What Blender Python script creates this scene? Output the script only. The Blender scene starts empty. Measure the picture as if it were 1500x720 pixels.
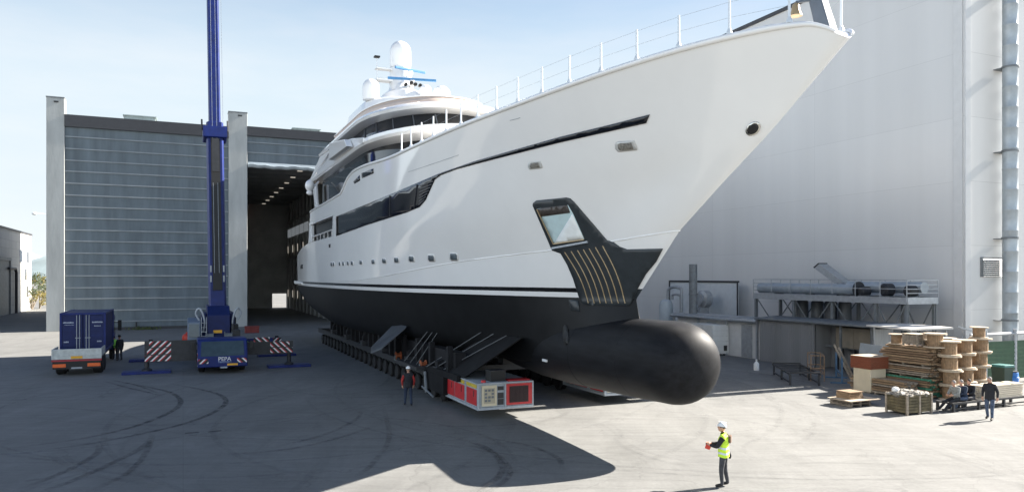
import bpy, bmesh, math, random
import numpy as np
from mathutils import Vector, Matrix
from mathutils.bvhtree import BVHTree
from mathutils.geometry import delaunay_2d_cdt

R = math.radians
scene = bpy.context.scene
C = scene.collection
random.seed(7)

# ------------------------------------------------------------------ camera
F, HZ, CX, EYE = 1100.0, 405.0, 750.0, 5.9        # focal length, horizon row, centre column of the 1500x720 photo; eye height
cam = bpy.data.cameras.new('camera')
cam.sensor_width = 36.0
cam.lens = F / 1500.0 * 36.0
cam.shift_y = (HZ - 360.0) / 1500.0
cam.clip_start, cam.clip_end = 0.3, 20000
camo = bpy.data.objects.new('camera', cam)
camo.location = (0, 0, EYE)
camo.rotation_euler = (R(90), 0, 0)
C.objects.link(camo)
scene.camera = camo

# ------------------------------------------------------------------ sky, sun, exposure
SUN_AZ, SUN_EL = R(22.4), R(31.5)                   # azimuth from +x towards +y
world = bpy.data.worlds.new('World')
scene.world = world
world.use_nodes = True
wn, wl = world.node_tree.nodes, world.node_tree.links
wn.clear()
wout = wn.new('ShaderNodeOutputWorld')
wbg = wn.new('ShaderNodeBackground')
wbg.inputs['Strength'].default_value = 0.05
sky = wn.new('ShaderNodeTexSky')
sky.sky_type = 'NISHITA'
sky.sun_disc = False
sky.sun_elevation = SUN_EL
sky.sun_rotation = math.pi / 2 - SUN_AZ
sky.air_density, sky.dust_density, sky.ozone_density = 0.6, 0.5, 1.5
tc = wn.new('ShaderNodeTexCoord')
mp = wn.new('ShaderNodeMapping')
mp.inputs['Scale'].default_value = (1.0, 1.0, 4.5)
cn = wn.new('ShaderNodeTexNoise')
cn.inputs['Scale'].default_value = 2.2
cn.inputs['Detail'].default_value = 6
cn.inputs['Roughness'].default_value = 0.55
cr = wn.new('ShaderNodeValToRGB')
cr.color_ramp.elements[0].position = 0.40
cr.color_ramp.elements[0].color = (0.0, 0.0, 0.0, 1)
cr.color_ramp.elements[1].position = 0.78
cr.color_ramp.elements[1].color = (0.75, 0.75, 0.75, 1)
# low haze all round, brightened behind and left as added fill; clear blue overhead
def wmath(op, *ins):
    q = wn.new('ShaderNodeMath')
    q.operation = op
    for i, x in enumerate(ins):
        if isinstance(x, (int, float)):
            q.inputs[i].default_value = x
        else:
            wl.new(x, q.inputs[i])
    return q.outputs[0]


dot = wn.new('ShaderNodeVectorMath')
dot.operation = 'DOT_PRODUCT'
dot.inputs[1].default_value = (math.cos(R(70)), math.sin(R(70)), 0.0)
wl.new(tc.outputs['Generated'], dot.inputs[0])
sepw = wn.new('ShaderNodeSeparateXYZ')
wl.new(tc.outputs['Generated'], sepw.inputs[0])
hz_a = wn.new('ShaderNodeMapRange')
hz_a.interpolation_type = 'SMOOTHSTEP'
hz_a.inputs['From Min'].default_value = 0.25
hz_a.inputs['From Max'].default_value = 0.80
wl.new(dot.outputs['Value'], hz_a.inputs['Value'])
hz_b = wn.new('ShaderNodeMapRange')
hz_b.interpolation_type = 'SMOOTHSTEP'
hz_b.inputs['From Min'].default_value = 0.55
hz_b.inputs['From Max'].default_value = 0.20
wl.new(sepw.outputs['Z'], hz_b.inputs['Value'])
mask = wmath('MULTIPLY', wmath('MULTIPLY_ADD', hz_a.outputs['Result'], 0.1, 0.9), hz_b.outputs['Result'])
elev = wn.new('ShaderNodeValToRGB')
ee = elev.color_ramp.elements
ee[0].position, ee[0].color = 0.0, (0.92, 0.98, 1.0, 1)
ee[1].position, ee[1].color = 0.42, (0.60, 0.80, 0.95, 1)
wl.new(sepw.outputs['Z'], elev.inputs['Fac'])
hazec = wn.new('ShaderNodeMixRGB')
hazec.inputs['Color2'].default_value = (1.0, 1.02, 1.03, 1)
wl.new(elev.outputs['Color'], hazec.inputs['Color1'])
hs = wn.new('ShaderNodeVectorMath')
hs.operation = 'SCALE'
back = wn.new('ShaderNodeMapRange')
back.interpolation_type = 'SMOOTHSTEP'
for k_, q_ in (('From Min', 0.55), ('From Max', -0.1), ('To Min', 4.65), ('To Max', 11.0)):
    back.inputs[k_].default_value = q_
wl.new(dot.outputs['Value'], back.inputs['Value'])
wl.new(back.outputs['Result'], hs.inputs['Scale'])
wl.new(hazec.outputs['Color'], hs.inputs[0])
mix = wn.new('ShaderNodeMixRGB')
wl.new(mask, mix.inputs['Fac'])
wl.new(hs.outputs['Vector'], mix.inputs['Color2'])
wl.new(tc.outputs['Generated'], mp.inputs['Vector'])
wl.new(mp.outputs['Vector'], cn.inputs['Vector'])
wl.new(cn.outputs['Fac'], cr.inputs['Fac'])
wl.new(cr.outputs['Color'], hazec.inputs['Fac'])
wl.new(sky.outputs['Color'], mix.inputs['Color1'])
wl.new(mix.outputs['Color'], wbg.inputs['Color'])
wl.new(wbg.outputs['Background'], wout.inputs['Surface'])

sun = bpy.data.lights.new('sun', 'SUN')
sun.energy = 5.0
sun.angle = R(0.5)
sun.color = (1.0, 0.935, 0.845)
suno = bpy.data.objects.new('sun', sun)
sd = Vector((math.cos(SUN_AZ) * math.cos(SUN_EL), math.sin(SUN_AZ) * math.cos(SUN_EL), math.sin(SUN_EL)))
suno.rotation_euler = sd.to_track_quat('Z', 'Y').to_euler()
suno.location = (40, 20, 60)
C.objects.link(suno)

vs = scene.view_settings
vs.view_transform = 'Standard'
vs.look = 'None'
vs.exposure = 2.13
vs.gamma = 1.0
vs.use_curve_mapping = False
scene.cycles.max_bounces = 8
scene.cycles.use_denoising = True

# ------------------------------------------------------------------ frames
TH = R(23.65)                                       # the yard's main axis: yacht, halls and vehicles stand along it
A = Vector((-math.sin(TH), math.cos(TH), 0))        # aft / away
B = Vector((math.cos(TH), math.sin(TH), 0))         # starboard / right
T = Vector((6.1, 23.0, 0))                          # below the tip of the bulb


def S(u, v, z=0.0):
    return T + A * u + B * v + Vector((0, 0, z))


def G(px, py, z=0.0):
    d = F * (EYE - z) / (py - HZ)
    return Vector(((px - CX) / F * d, d, z))


def UV(p):
    q = Vector((p[0] - T.x, p[1] - T.y, 0))
    return q.dot(A), q.dot(B)


# ------------------------------------------------------------------ materials
MATS = {}


def M(name, col, rough=0.6, metal=0.0, var=0.12, scale=2.0, bump=0.0, bscale=30.0, spec=0.5, coat=0.0, stretch=None, detail=5, emit=None):
    if name in MATS:
        return MATS[name]
    m = bpy.data.materials.new(name)
    m.use_nodes = True
    nt = m.node_tree
    p = nt.nodes['Principled BSDF']
    p.inputs['Roughness'].default_value = rough
    p.inputs['Metallic'].default_value = metal
    p.inputs['Specular IOR Level'].default_value = spec
    p.inputs['Coat Weight'].default_value = coat
    p.inputs['Coat Roughness'].default_value = 0.05
    p.inputs['Base Color'].default_value = (*col, 1)
    tcn = nt.nodes.new('ShaderNodeTexCoord')
    mpn = nt.nodes.new('ShaderNodeMapping')
    if stretch:
        mpn.inputs['Scale'].default_value = stretch
    nt.links.new(tcn.outputs['Object'], mpn.inputs['Vector'])
    if var:
        n = nt.nodes.new('ShaderNodeTexNoise')
        n.inputs['Scale'].default_value = scale
        n.inputs['Detail'].default_value = detail
        n.inputs['Roughness'].default_value = 0.6
        nt.links.new(mpn.outputs['Vector'], n.inputs['Vector'])
        mr = nt.nodes.new('ShaderNodeMapRange')
        mr.inputs['From Min'].default_value = 0.3
        mr.inputs['From Max'].default_value = 0.7
        mr.inputs['To Min'].default_value = 1 - var
        mr.inputs['To Max'].default_value = 1 + var
        nt.links.new(n.outputs['Fac'], mr.inputs['Value'])
        mx = nt.nodes.new('ShaderNodeVectorMath')
        mx.operation = 'SCALE'
        mx.inputs[0].default_value = col
        nt.links.new(mr.outputs['Result'], mx.inputs['Scale'])
        nt.links.new(mx.outputs['Vector'], p.inputs['Base Color'])
    if bump:
        n2 = nt.nodes.new('ShaderNodeTexNoise')
        n2.inputs['Scale'].default_value = bscale
        n2.inputs['Detail'].default_value = 4
        nt.links.new(mpn.outputs['Vector'], n2.inputs['Vector'])
        bp = nt.nodes.new('ShaderNodeBump')
        bp.inputs['Strength'].default_value = bump
        bp.inputs['Distance'].default_value = 0.05
        nt.links.new(n2.outputs['Fac'], bp.inputs['Height'])
        nt.links.new(bp.outputs['Normal'], p.inputs['Normal'])
    if emit:
        p.inputs['Emission Color'].default_value = (*emit[0], 1)
        p.inputs['Emission Strength'].default_value = emit[1]
    MATS[name] = m
    return m


def panels(name, col, pw, ph, seam=0.7, rough=0.4, mortar=0.012, axis='x', ribs=0.0, var=0.05, bump=0.02, streak=0.06):
    """cladding: big panels with thin seams, faint vertical streaks, optional fine ribs"""
    m = bpy.data.materials.new(name)
    m.use_nodes = True
    nt = m.node_tree
    N, L = nt.nodes, nt.links
    p = N['Principled BSDF']
    p.inputs['Roughness'].default_value = rough
    tcn = N.new('ShaderNodeTexCoord')
    sp = N.new('ShaderNodeSeparateXYZ')
    L.new(tcn.outputs['Object'], sp.inputs[0])
    cb = N.new('ShaderNodeCombineXYZ')
    L.new(sp.outputs['X' if axis == 'x' else 'Y'], cb.inputs['X'])
    L.new(sp.outputs['Z'], cb.inputs['Y'])
    br = N.new('ShaderNodeTexBrick')
    br.offset = 0.0
    br.inputs['Scale'].default_value = 1.0
    br.inputs['Brick Width'].default_value = pw
    br.inputs['Row Height'].default_value = ph
    br.inputs['Mortar Size'].default_value = mortar
    br.inputs['Mortar Smooth'].default_value = 0.3
    br.inputs['Color1'].default_value = (*[c * (1 + var) for c in col], 1)
    br.inputs['Color2'].default_value = (*[c * (1 - var) for c in col], 1)
    br.inputs['Mortar'].default_value = (*[c * seam for c in col], 1)
    L.new(cb.outputs[0], br.inputs['Vector'])
    mpn = N.new('ShaderNodeMapping')
    mpn.inputs['Scale'].default_value = (1.0, 1.0, 0.05)
    L.new(tcn.outputs['Object'], mpn.inputs['Vector'])
    n = N.new('ShaderNodeTexNoise')
    n.inputs['Scale'].default_value = 0.7
    n.inputs['Detail'].default_value = 6
    L.new(mpn.outputs['Vector'], n.inputs['Vector'])
    mr = N.new('ShaderNodeMapRange')
    mr.inputs['From Min'].default_value = 0.3
    mr.inputs['From Max'].default_value = 0.7
    mr.inputs['To Min'].default_value = 1 - streak
    mr.inputs['To Max'].default_value = 1 + streak
    L.new(n.outputs['Fac'], mr.inputs['Value'])
    sc = N.new('ShaderNodeVectorMath')
    sc.operation = 'SCALE'
    L.new(br.outputs['Color'], sc.inputs[0])
    L.new(mr.outputs['Result'], sc.inputs['Scale'])
    L.new(sc.outputs['Vector'], p.inputs['Base Color'])
    if ribs:
        w = N.new('ShaderNodeTexWave')
        w.wave_profile = 'SIN'
        w.bands_direction = 'X'
        w.inputs['Scale'].default_value = ribs
        L.new(cb.outputs[0], w.inputs['Vector'])
        bp = N.new('ShaderNodeBump')
        bp.inputs['Strength'].default_value = 0.5
        bp.inputs['Distance'].default_value = 0.03
        L.new(w.outputs['Fac'], bp.inputs['Height'])
        L.new(bp.outputs['Normal'], p.inputs['Normal'])
    elif bump:
        n2 = N.new('ShaderNodeTexNoise')
        n2.inputs['Scale'].default_value = 0.5
        L.new(tcn.outputs['Object'], n2.inputs['Vector'])
        bp = N.new('ShaderNodeBump')
        bp.inputs['Strength'].default_value = bump
        L.new(n2.outputs['Fac'], bp.inputs['Height'])
        L.new(bp.outputs['Normal'], p.inputs['Normal'])
    MATS[name] = m
    return m


def striped(name, c1, c2, c3, freq=4.0, ax=(1, 0, 1)):
    """diagonal warning stripes c1/c2 (c3 thin lines)"""
    m = bpy.data.materials.new(name)
    m.use_nodes = True
    nt = m.node_tree
    N, L = nt.nodes, nt.links
    p = N['Principled BSDF']
    p.inputs['Roughness'].default_value = 0.5
    tcn = N.new('ShaderNodeTexCoord')
    dt = N.new('ShaderNodeVectorMath')
    dt.operation = 'DOT_PRODUCT'
    dt.inputs[1].default_value = [a * freq for a in ax]
    L.new(tcn.outputs['Object'], dt.inputs[0])
    fr = N.new('ShaderNodeMath')
    fr.operation = 'FRACT'
    L.new(dt.outputs['Value'], fr.inputs[0])
    rp = N.new('ShaderNodeValToRGB')
    rp.color_ramp.interpolation = 'CONSTANT'
    e = rp.color_ramp.elements
    e[0].position, e[0].color = 0.0, (*c1, 1)
    e[1].position, e[1].color = 0.27, (*c2, 1)
    x = e.new(0.50)
    x.color = (*c3, 1)
    L.new(fr.outputs[0], rp.inputs['Fac'])
    L.new(rp.outputs['Color'], p.inputs['Base Color'])
    MATS[name] = m
    return m


white = M('yacht white gloss', (0.85, 0.845, 0.83), 0.10, var=0.02, scale=0.6, coat=0.5, bump=0.012, bscale=0.9)
deckwhite = M('deck white', (0.76, 0.75, 0.73), 0.4, var=0.03)
tan = M('tan bulwark', (0.62, 0.50, 0.42), 0.4, var=0.05)
antifoul = M('black antifouling', (0.0065, 0.007, 0.008), 0.55, spec=0.25, var=0.35, scale=1.3, bump=0.06, bscale=3)
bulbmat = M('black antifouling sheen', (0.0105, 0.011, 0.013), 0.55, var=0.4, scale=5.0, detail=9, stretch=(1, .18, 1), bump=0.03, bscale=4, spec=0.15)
bootblack = M('boot stripe black', (0.01, 0.01, 0.011), 0.2, var=0.05)
glass = M('dark window glass', (0.008, 0.010, 0.014), 0.06, var=0.1, spec=0.6)
glasshull = M('dark hull glass', (0.006, 0.008, 0.013), 0.09, var=0.35, scale=1.2)
anchorgrey = M('dark anchor plate', (0.030, 0.036, 0.040), 0.42, var=0.18, scale=3)
gold = M('brass strip', (0.44, 0.33, 0.19), 0.4, metal=0.3, var=0.1)
chrome = M('polished steel', (0.62, 0.60, 0.55), 0.2, metal=0.9, var=0.05)
pocket_sky = M('pocket sky reflection', (0.52, 0.66, 0.68), 0.25, var=0.06, scale=4)  # sky reflected in the polished plate, put into its colour
pocket_bright = M('pocket white reflection', (0.85, 0.88, 0.87), 0.25, var=0.05, scale=4)  # bright reflection in the polished plate, painted as white
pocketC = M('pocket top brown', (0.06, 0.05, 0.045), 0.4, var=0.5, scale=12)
steel = M('galvanised steel', (0.36, 0.38, 0.40), 0.5, metal=0.4, var=0.15, scale=4)
steeldark = M('dark steel', (0.022, 0.023, 0.026), 0.55, var=0.3, scale=4)
steelmid = M('weathered steel', (0.17, 0.185, 0.195), 0.55, metal=0.2, var=0.2, scale=3)
rubber = M('tyre rubber', (0.010, 0.010, 0.011), 0.8, var=0.2, scale=8)
red = M('machine red', (0.50, 0.025, 0.03), 0.4, var=0.12, scale=6)
greylight = M('machine grey', (0.36, 0.39, 0.42), 0.5, var=0.12, scale=6)
cream = M('machine cream', (0.62, 0.54, 0.38), 0.5, var=0.1)
blue = M('crane blue', (0.006, 0.018, 0.125), 0.45, var=0.25, scale=2.5, spec=0.3)
bluedark = M('container blue', (0.006, 0.015, 0.085), 0.5, spec=0.3, var=0.2, scale=2.5)
plateyellow = M('number plate yellow', (0.75, 0.38, 0.02), 0.5, var=0.1)
lampor = M('tail lamp orange', (0.75, 0.13, 0.02), 0.3, var=0.1, scale=12)
hazard = striped('hazard stripes', (0.75, 0.75, 0.75), (0.5, 0.02, 0.03), (0.012, 0.012, 0.013), 2.5, (1.0, 0.0, -1.0))
hazardr = striped('hazard stripes mirrored', (0.75, 0.75, 0.75), (0.5, 0.02, 0.03), (0.012, 0.012, 0.013), 2.5, (1.0, 0.0, 1.0))
concrete = M('pillar concrete', (0.40, 0.41, 0.395), 0.85, var=0.14, scale=0.8, bump=0.15, bscale=6, stretch=(1, 1, 0.25))
concretedark = M('wall concrete', (0.27, 0.27, 0.27), 0.85, var=0.16, scale=0.5, bump=0.1)
fabric = M('door fabric', (0.122, 0.150, 0.168), 0.7, var=0.22, scale=0.5, stretch=(2.0, 1.0, 0.3), detail=9, bump=0.3, bscale=1.2)
rib = M('door rib', (0.23, 0.255, 0.27), 0.55, var=0.2, scale=0.6, stretch=(1, 1, 0.1))
fascia = M('dark fascia', (0.035, 0.035, 0.04), 0.5, var=0.1)
wood = M('timber', (0.25, 0.17, 0.10), 0.75, var=0.35, scale=6, bump=0.2, bscale=20, stretch=(3, 0.4, 3))
woodpale = M('pale timber', (0.42, 0.345, 0.255), 0.75, var=0.2, scale=5, bump=0.15, bscale=25)
woodgrey = M('weathered timber', (0.25, 0.21, 0.165), 0.8, var=0.35, scale=6, bump=0.2)
woodred = M('red brown panels', (0.23, 0.07, 0.035), 0.55, var=0.3, scale=5, stretch=(1, 1, 12))
woodcream = M('cream board', (0.62, 0.53, 0.38), 0.6, var=0.08)
greenpaint = M('green sprayed timber', (0.05, 0.20, 0.13), 0.7, var=0.7, scale=9)
wallwhite = panels('hall cladding', (0.585, 0.583, 0.575), 11.8, 3.9, seam=0.84, rough=0.3, axis='y', mortar=0.016, var=0.014, streak=0.028)
wallwhite2 = panels('hall end cladding', (0.60, 0.595, 0.58), 6.0, 3.9, seam=0.78, rough=0.38, axis='x', mortar=0.018, var=0.012, streak=0.03)
cloth_black = M('black cloth', (0.014, 0.015, 0.019), 0.85, var=0.3, scale=14, bump=0.3, bscale=18)
cloth_grey = M('charcoal trousers', (0.050, 0.050, 0.056), 0.85, var=0.3, scale=12, bump=0.3, bscale=16)
cloth_jeans = M('blue jeans', (0.060, 0.085, 0.14), 0.85, var=0.3, scale=12, bump=0.3, bscale=16)
cloth_lgrey = M('pale grey jacket', (0.24, 0.245, 0.235), 0.85, var=0.25, scale=12, bump=0.3, bscale=16)
cloth_navy = M('navy jacket', (0.022, 0.035, 0.065), 0.85, var=0.3, scale=12, bump=0.3, bscale=16)
cloth_red = M('red sleeve cloth', (0.34, 0.03, 0.025), 0.85, var=0.2, scale=12)
hivis = M('hi-vis yellow', (0.60, 0.86, 0.05), 0.7, var=0.12, scale=10, bump=0.3, bscale=14)
hivisg = M('hi-vis green', (0.30, 0.72, 0.08), 0.7, var=0.12, scale=10)
reflect = M('reflective tape', (0.62, 0.68, 0.74), 0.35, var=0.08)
skin = M('skin', (0.50, 0.28, 0.19), 0.6, var=0.08, scale=20)
dark = M('near black', (0.010, 0.010, 0.010), 0.6, var=0.2)
hairgrey = M('grey hair', (0.22, 0.20, 0.19), 0.8, var=0.2, scale=30)
hairdark = M('dark hair', (0.03, 0.024, 0.02), 0.8, var=0.3, scale=30)
plwhite = M('white plastic', (0.75, 0.75, 0.74), 0.4, var=0.05)
plred = M('red plastic', (0.62, 0.045, 0.02), 0.45, var=0.08)
boots = M('black boots', (0.015, 0.013, 0.012), 0.7, var=0.2)
brownbag = M('brown leather', (0.12, 0.07, 0.045), 0.7, var=0.2, scale=14)
bluecover = M('blue canvas cover', (0.06, 0.21, 0.42), 0.6, var=0.1)


# ------------------------------------------------------------------ mesh builder
class MB:
    def __init__(s):
        s.v, s.f, s.m, s.cur, s.solids = [], [], [], 0, []

    def add(s, vs_, fs_):
        o = len(s.v)
        s.v += [tuple(p) for p in vs_]
        for f in fs_:
            s.f.append(tuple(i + o for i in f))
            s.m.append(s.cur)
        s.solids.append((o, len(s.v), len(s.f) - len(fs_), len(s.f)))
        return s

    def bx(s, x0, x1, y0, y1, z0, z1):
        return s.add([(x0, y0, z0), (x1, y0, z0), (x1, y1, z0), (x0, y1, z0), (x0, y0, z1), (x1, y0, z1), (x1, y1, z1), (x0, y1, z1)],
                     [(0, 3, 2, 1), (4, 5, 6, 7), (0, 1, 5, 4), (1, 2, 6, 5), (2, 3, 7, 6), (3, 0, 4, 7)])

    def boxm(s, mat, sx, sy, sz):
        vs_ = [mat @ Vector((x * sx / 2, y * sy / 2, z * sz / 2)) for x, y, z in
               [(-1, -1, -1), (1, -1, -1), (1, 1, -1), (-1, 1, -1), (-1, -1, 1), (1, -1, 1), (1, 1, 1), (-1, 1, 1)]]
        return s.add(vs_, [(0, 3, 2, 1), (4, 5, 6, 7), (0, 1, 5, 4), (1, 2, 6, 5), (2, 3, 7, 6), (3, 0, 4, 7)])

    def bar(s, p0, p1, w, h=None, up=(0, 0, 1)):
        h = h or w
        p0, p1 = Vector(p0), Vector(p1)
        d = p1 - p0
        y = d.normalized()
        x = y.cross(Vector(up))
        if x.length < 1e-4:
            x = y.cross(Vector((0, 1, 0)))
        x.normalize()
        z = x.cross(y)
        m = Matrix(((x.x, y.x, z.x, 0), (x.y, y.y, z.y, 0), (x.z, y.z, z.z, 0), (0, 0, 0, 1)))
        m.translation = (p0 + p1) / 2
        return s.boxm(m, w, d.length, h)

    def lathe(s, prof, o=(0, 0, 0), ax=(0, 0, 1), n=16, sx=1.0):
        """prof: (radius, distance along axis)"""
        ax = Vector(ax).normalized()
        x = ax.orthogonal().normalized()
        if abs(ax.z) < 0.9:
            x = Vector((0, 0, 1)).cross(ax).normalized()
        y = ax.cross(x)
        o = Vector(o)
        vs_, fs_ = [], []
        for r, t in prof:
            for k in range(n):
                a = 2 * math.pi * k / n
                vs_.append(o + ax * t + (x * math.cos(a) * sx + y * math.sin(a)) * r)
        for i in range(len(prof) - 1):
            for k in range(n):
                k2 = (k + 1) % n
                fs_.append((i * n + k, i * n + k2, (i + 1) * n + k2, (i + 1) * n + k))
        if prof[0][0] > 1e-4:
            fs_.append(tuple(range(n - 1, -1, -1)))
        if prof[-1][0] > 1e-4:
            fs_.append(tuple(range((len(prof) - 1) * n, len(prof) * n)))
        return s.add(vs_, fs_)

    def cyl(s, p0, p1, r, r1=None, n=12):
        p0, p1 = Vector(p0), Vector(p1)
        return s.lathe([(r, 0), (r if r1 is None else r1, (p1 - p0).length)], p0, p1 - p0, n)

    def tube(s, pts, r, n=6, closed=False):
        pts = [Vector(p) for p in pts]
        vs_, fs_ = [], []
        N = len(pts)
        up = None
        for i, p in enumerate(pts):
            d = (pts[min(i + 1, N - 1)] - pts[max(i - 1, 0)]).normalized()
            if up is None:
                up = d.orthogonal().normalized()
            x = (up - d * up.dot(d)).normalized()
            up = x
            y = d.cross(x)
            rr = r[i] if isinstance(r, (list, tuple)) else r
            for k in range(n):
                a = 2 * math.pi * k / n
                vs_.append(p + (x * math.cos(a) + y * math.sin(a)) * rr)
        for i in range(N - 1):
            for k in range(n):
                k2 = (k + 1) % n
                fs_.append((i * n + k, i * n + k2, (i + 1) * n + k2, (i + 1) * n + k))
        fs_ += [tuple(range(n - 1, -1, -1)), tuple(range((N - 1) * n, N * n))]
        return s.add(vs_, fs_)

    def prism(s, poly, off):
        poly = [Vector(p) for p in poly]
        off = Vector(off)
        n = len(poly)
        vs_ = poly + [p + off for p in poly]
        fs_ = [tuple(range(n)), tuple(range(2 * n - 1, n - 1, -1))] + [(i, i + n, (i + 1) % n + n, (i + 1) % n) for i in range(n)]
        return s.add(vs_, fs_)

    def loft(s, rings, closed=True, cap0=True, cap1=True):
        n = len(rings[0])
        vs_ = [p for r in rings for p in r]
        fs_ = []
        for i in range(len(rings) - 1):
            for k in range(n if closed else n - 1):
                k2 = (k + 1) % n
                fs_.append((i * n + k, i * n + k2, (i + 1) * n + k2, (i + 1) * n + k))
        if closed and cap0:
            fs_.append(tuple(range(n - 1, -1, -1)))
        if closed and cap1:
            fs_.append(tuple(range((len(rings) - 1) * n, len(rings) * n)))
        return s.add(vs_, fs_)

    def ellipsoid(s, c, rx, ry, rz, nu=14, nv=9, z0=-1.0):
        c = Vector(c)
        rings = []
        for j in range(nv + 1):
            zz = z0 + (1 - z0) * 0.5 * (1 - math.cos(math.pi * j / nv)) if z0 == -1.0 else z0 + (1 - z0) * math.sin(math.pi / 2 * j / nv)
            q = math.sqrt(max(1e-6, 1 - zz * zz))
            rings.append([c + Vector((rx * q * math.cos(2 * math.pi * k / nu), ry * q * math.sin(2 * math.pi * k / nu), rz * zz)) for k in range(nu)])
        return s.loft(rings)

    def build(s, name, mats, parent=None, smooth=None, bevel=0.0, loc=None, rz=None):
        me = bpy.data.meshes.new(name)
        me.from_pydata(s.v, [], s.f)
        if not isinstance(mats, (list, tuple)):
            mats = [mats]
        for m in mats:
            me.materials.append(m)
        bm = bmesh.new()
        bm.from_mesh(me)
        for f, mi in zip(bm.faces, s.m):
            f.material_index = mi
        bmesh.ops.recalc_face_normals(bm, faces=bm.faces)
        bm.to_mesh(me)
        bm.free()
        if smooth:
            me.polygons.foreach_set('use_smooth', [True] * len(me.polygons))
            me.set_sharp_from_angle(angle=R(smooth))
        o = bpy.data.objects.new(name, me)
        C.objects.link(o)
        if parent:
            o.parent = parent
        if loc is not None:
            o.location = loc
        if rz is not None:
            o.rotation_euler.z = rz
        if bevel:
            b = o.modifiers.new('bevel', 'BEVEL')
            b.width = bevel
            b.segments = 2
            b.limit_method = 'ANGLE'
        return o


def build_each(mb, name, mats, parent, **kw):
    """every solid added to the builder becomes a part of its own"""
    out = []
    for (v0, v1, f0, f1) in mb.solids:
        q = MB()
        q.v = mb.v[v0:v1]
        q.f = [tuple(i - v0 for i in f) for f in mb.f[f0:f1]]
        q.m = mb.m[f0:f1]
        out.append(q.build(name, mats, parent, **kw))
    return out


def tag(o, label=None, cat=None, group=None, kind=None):
    if label:
        o['label'] = label
    if cat:
        o['category'] = cat
    if group:
        o['group'] = group
    if kind:
        o['kind'] = kind
    return o


def thing(name, label, cat, loc=(0, 0, 0), rz=0.0, group=None):
    o = bpy.data.objects.new(name, None)
    o.empty_display_size = 0.3
    C.objects.link(o)
    o.location = loc
    o.rotation_euler.z = rz
    return tag(o, label, cat, group)


def copy_tree(o, parent=None):
    c = o.copy()
    C.objects.link(c)
    if parent:
        c.parent = parent
    for ch in [x for x in bpy.data.objects if x.parent == o]:
        copy_tree(ch, c)
    return c


def pchip(xs, ys):
    x, y = np.array(xs, float), np.array(ys, float)
    h = np.diff(x)
    d = np.diff(y) / h
    m = np.zeros(len(x))
    for i in range(1, len(x) - 1):
        if d[i - 1] * d[i] > 0:
            w1, w2 = 2 * h[i] + h[i - 1], h[i] + 2 * h[i - 1]
            m[i] = (w1 + w2) / (w1 / d[i - 1] + w2 / d[i])
    m[0], m[-1] = d[0], d[-1]

    def f(q):
        q = min(max(q, x[0]), x[-1])
        i = min(max(int(np.searchsorted(x, q)) - 1, 0), len(x) - 2)
        t = (q - x[i]) / h[i]
        return float((2 * t**3 - 3 * t**2 + 1) * y[i] + (t**3 - 2 * t**2 + t) * h[i] * m[i] + (-2 * t**3 + 3 * t**2) * y[i + 1] + (t**3 - t**2) * h[i] * m[i + 1])
    return f


def tab(d):
    k = sorted(d)
    return pchip(k, [d[i] for i in k])


def spline(pts, n):
    """Catmull-Rom through points"""
    P = [Vector(p) for p in pts]
    P = [P[0] * 2 - P[1]] + P + [P[-1] * 2 - P[-2]]
    out = []
    segs = len(P) - 3
    for i in range(n + 1):
        x = i / n * segs
        k = min(int(x), segs - 1)
        t = x - k
        a, b, c, d = P[k:k + 4]
        out.append(0.5 * (2 * b + (c - a) * t + (2 * a - 5 * b + 4 * c - d) * t * t + (3 * b - a - 3 * c + d) * t**3))
    return out


def text_obj(body, size, mat, parent, loc, rot, depth=0.006, name='lettering'):
    cu = bpy.data.curves.new(name, 'FONT')
    cu.body = body
    cu.size = size
    cu.align_x = 'CENTER'
    cu.align_y = 'CENTER'
    cu.extrude = depth
    o = bpy.data.objects.new(name, cu)
    me = bpy.data.meshes.new_from_object(o)
    bpy.data.objects.remove(o)
    me.materials.append(mat)
    o = bpy.data.objects.new(name, me)
    C.objects.link(o)
    o.parent = parent
    o.location = loc
    o.rotation_euler = rot
    return o


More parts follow.
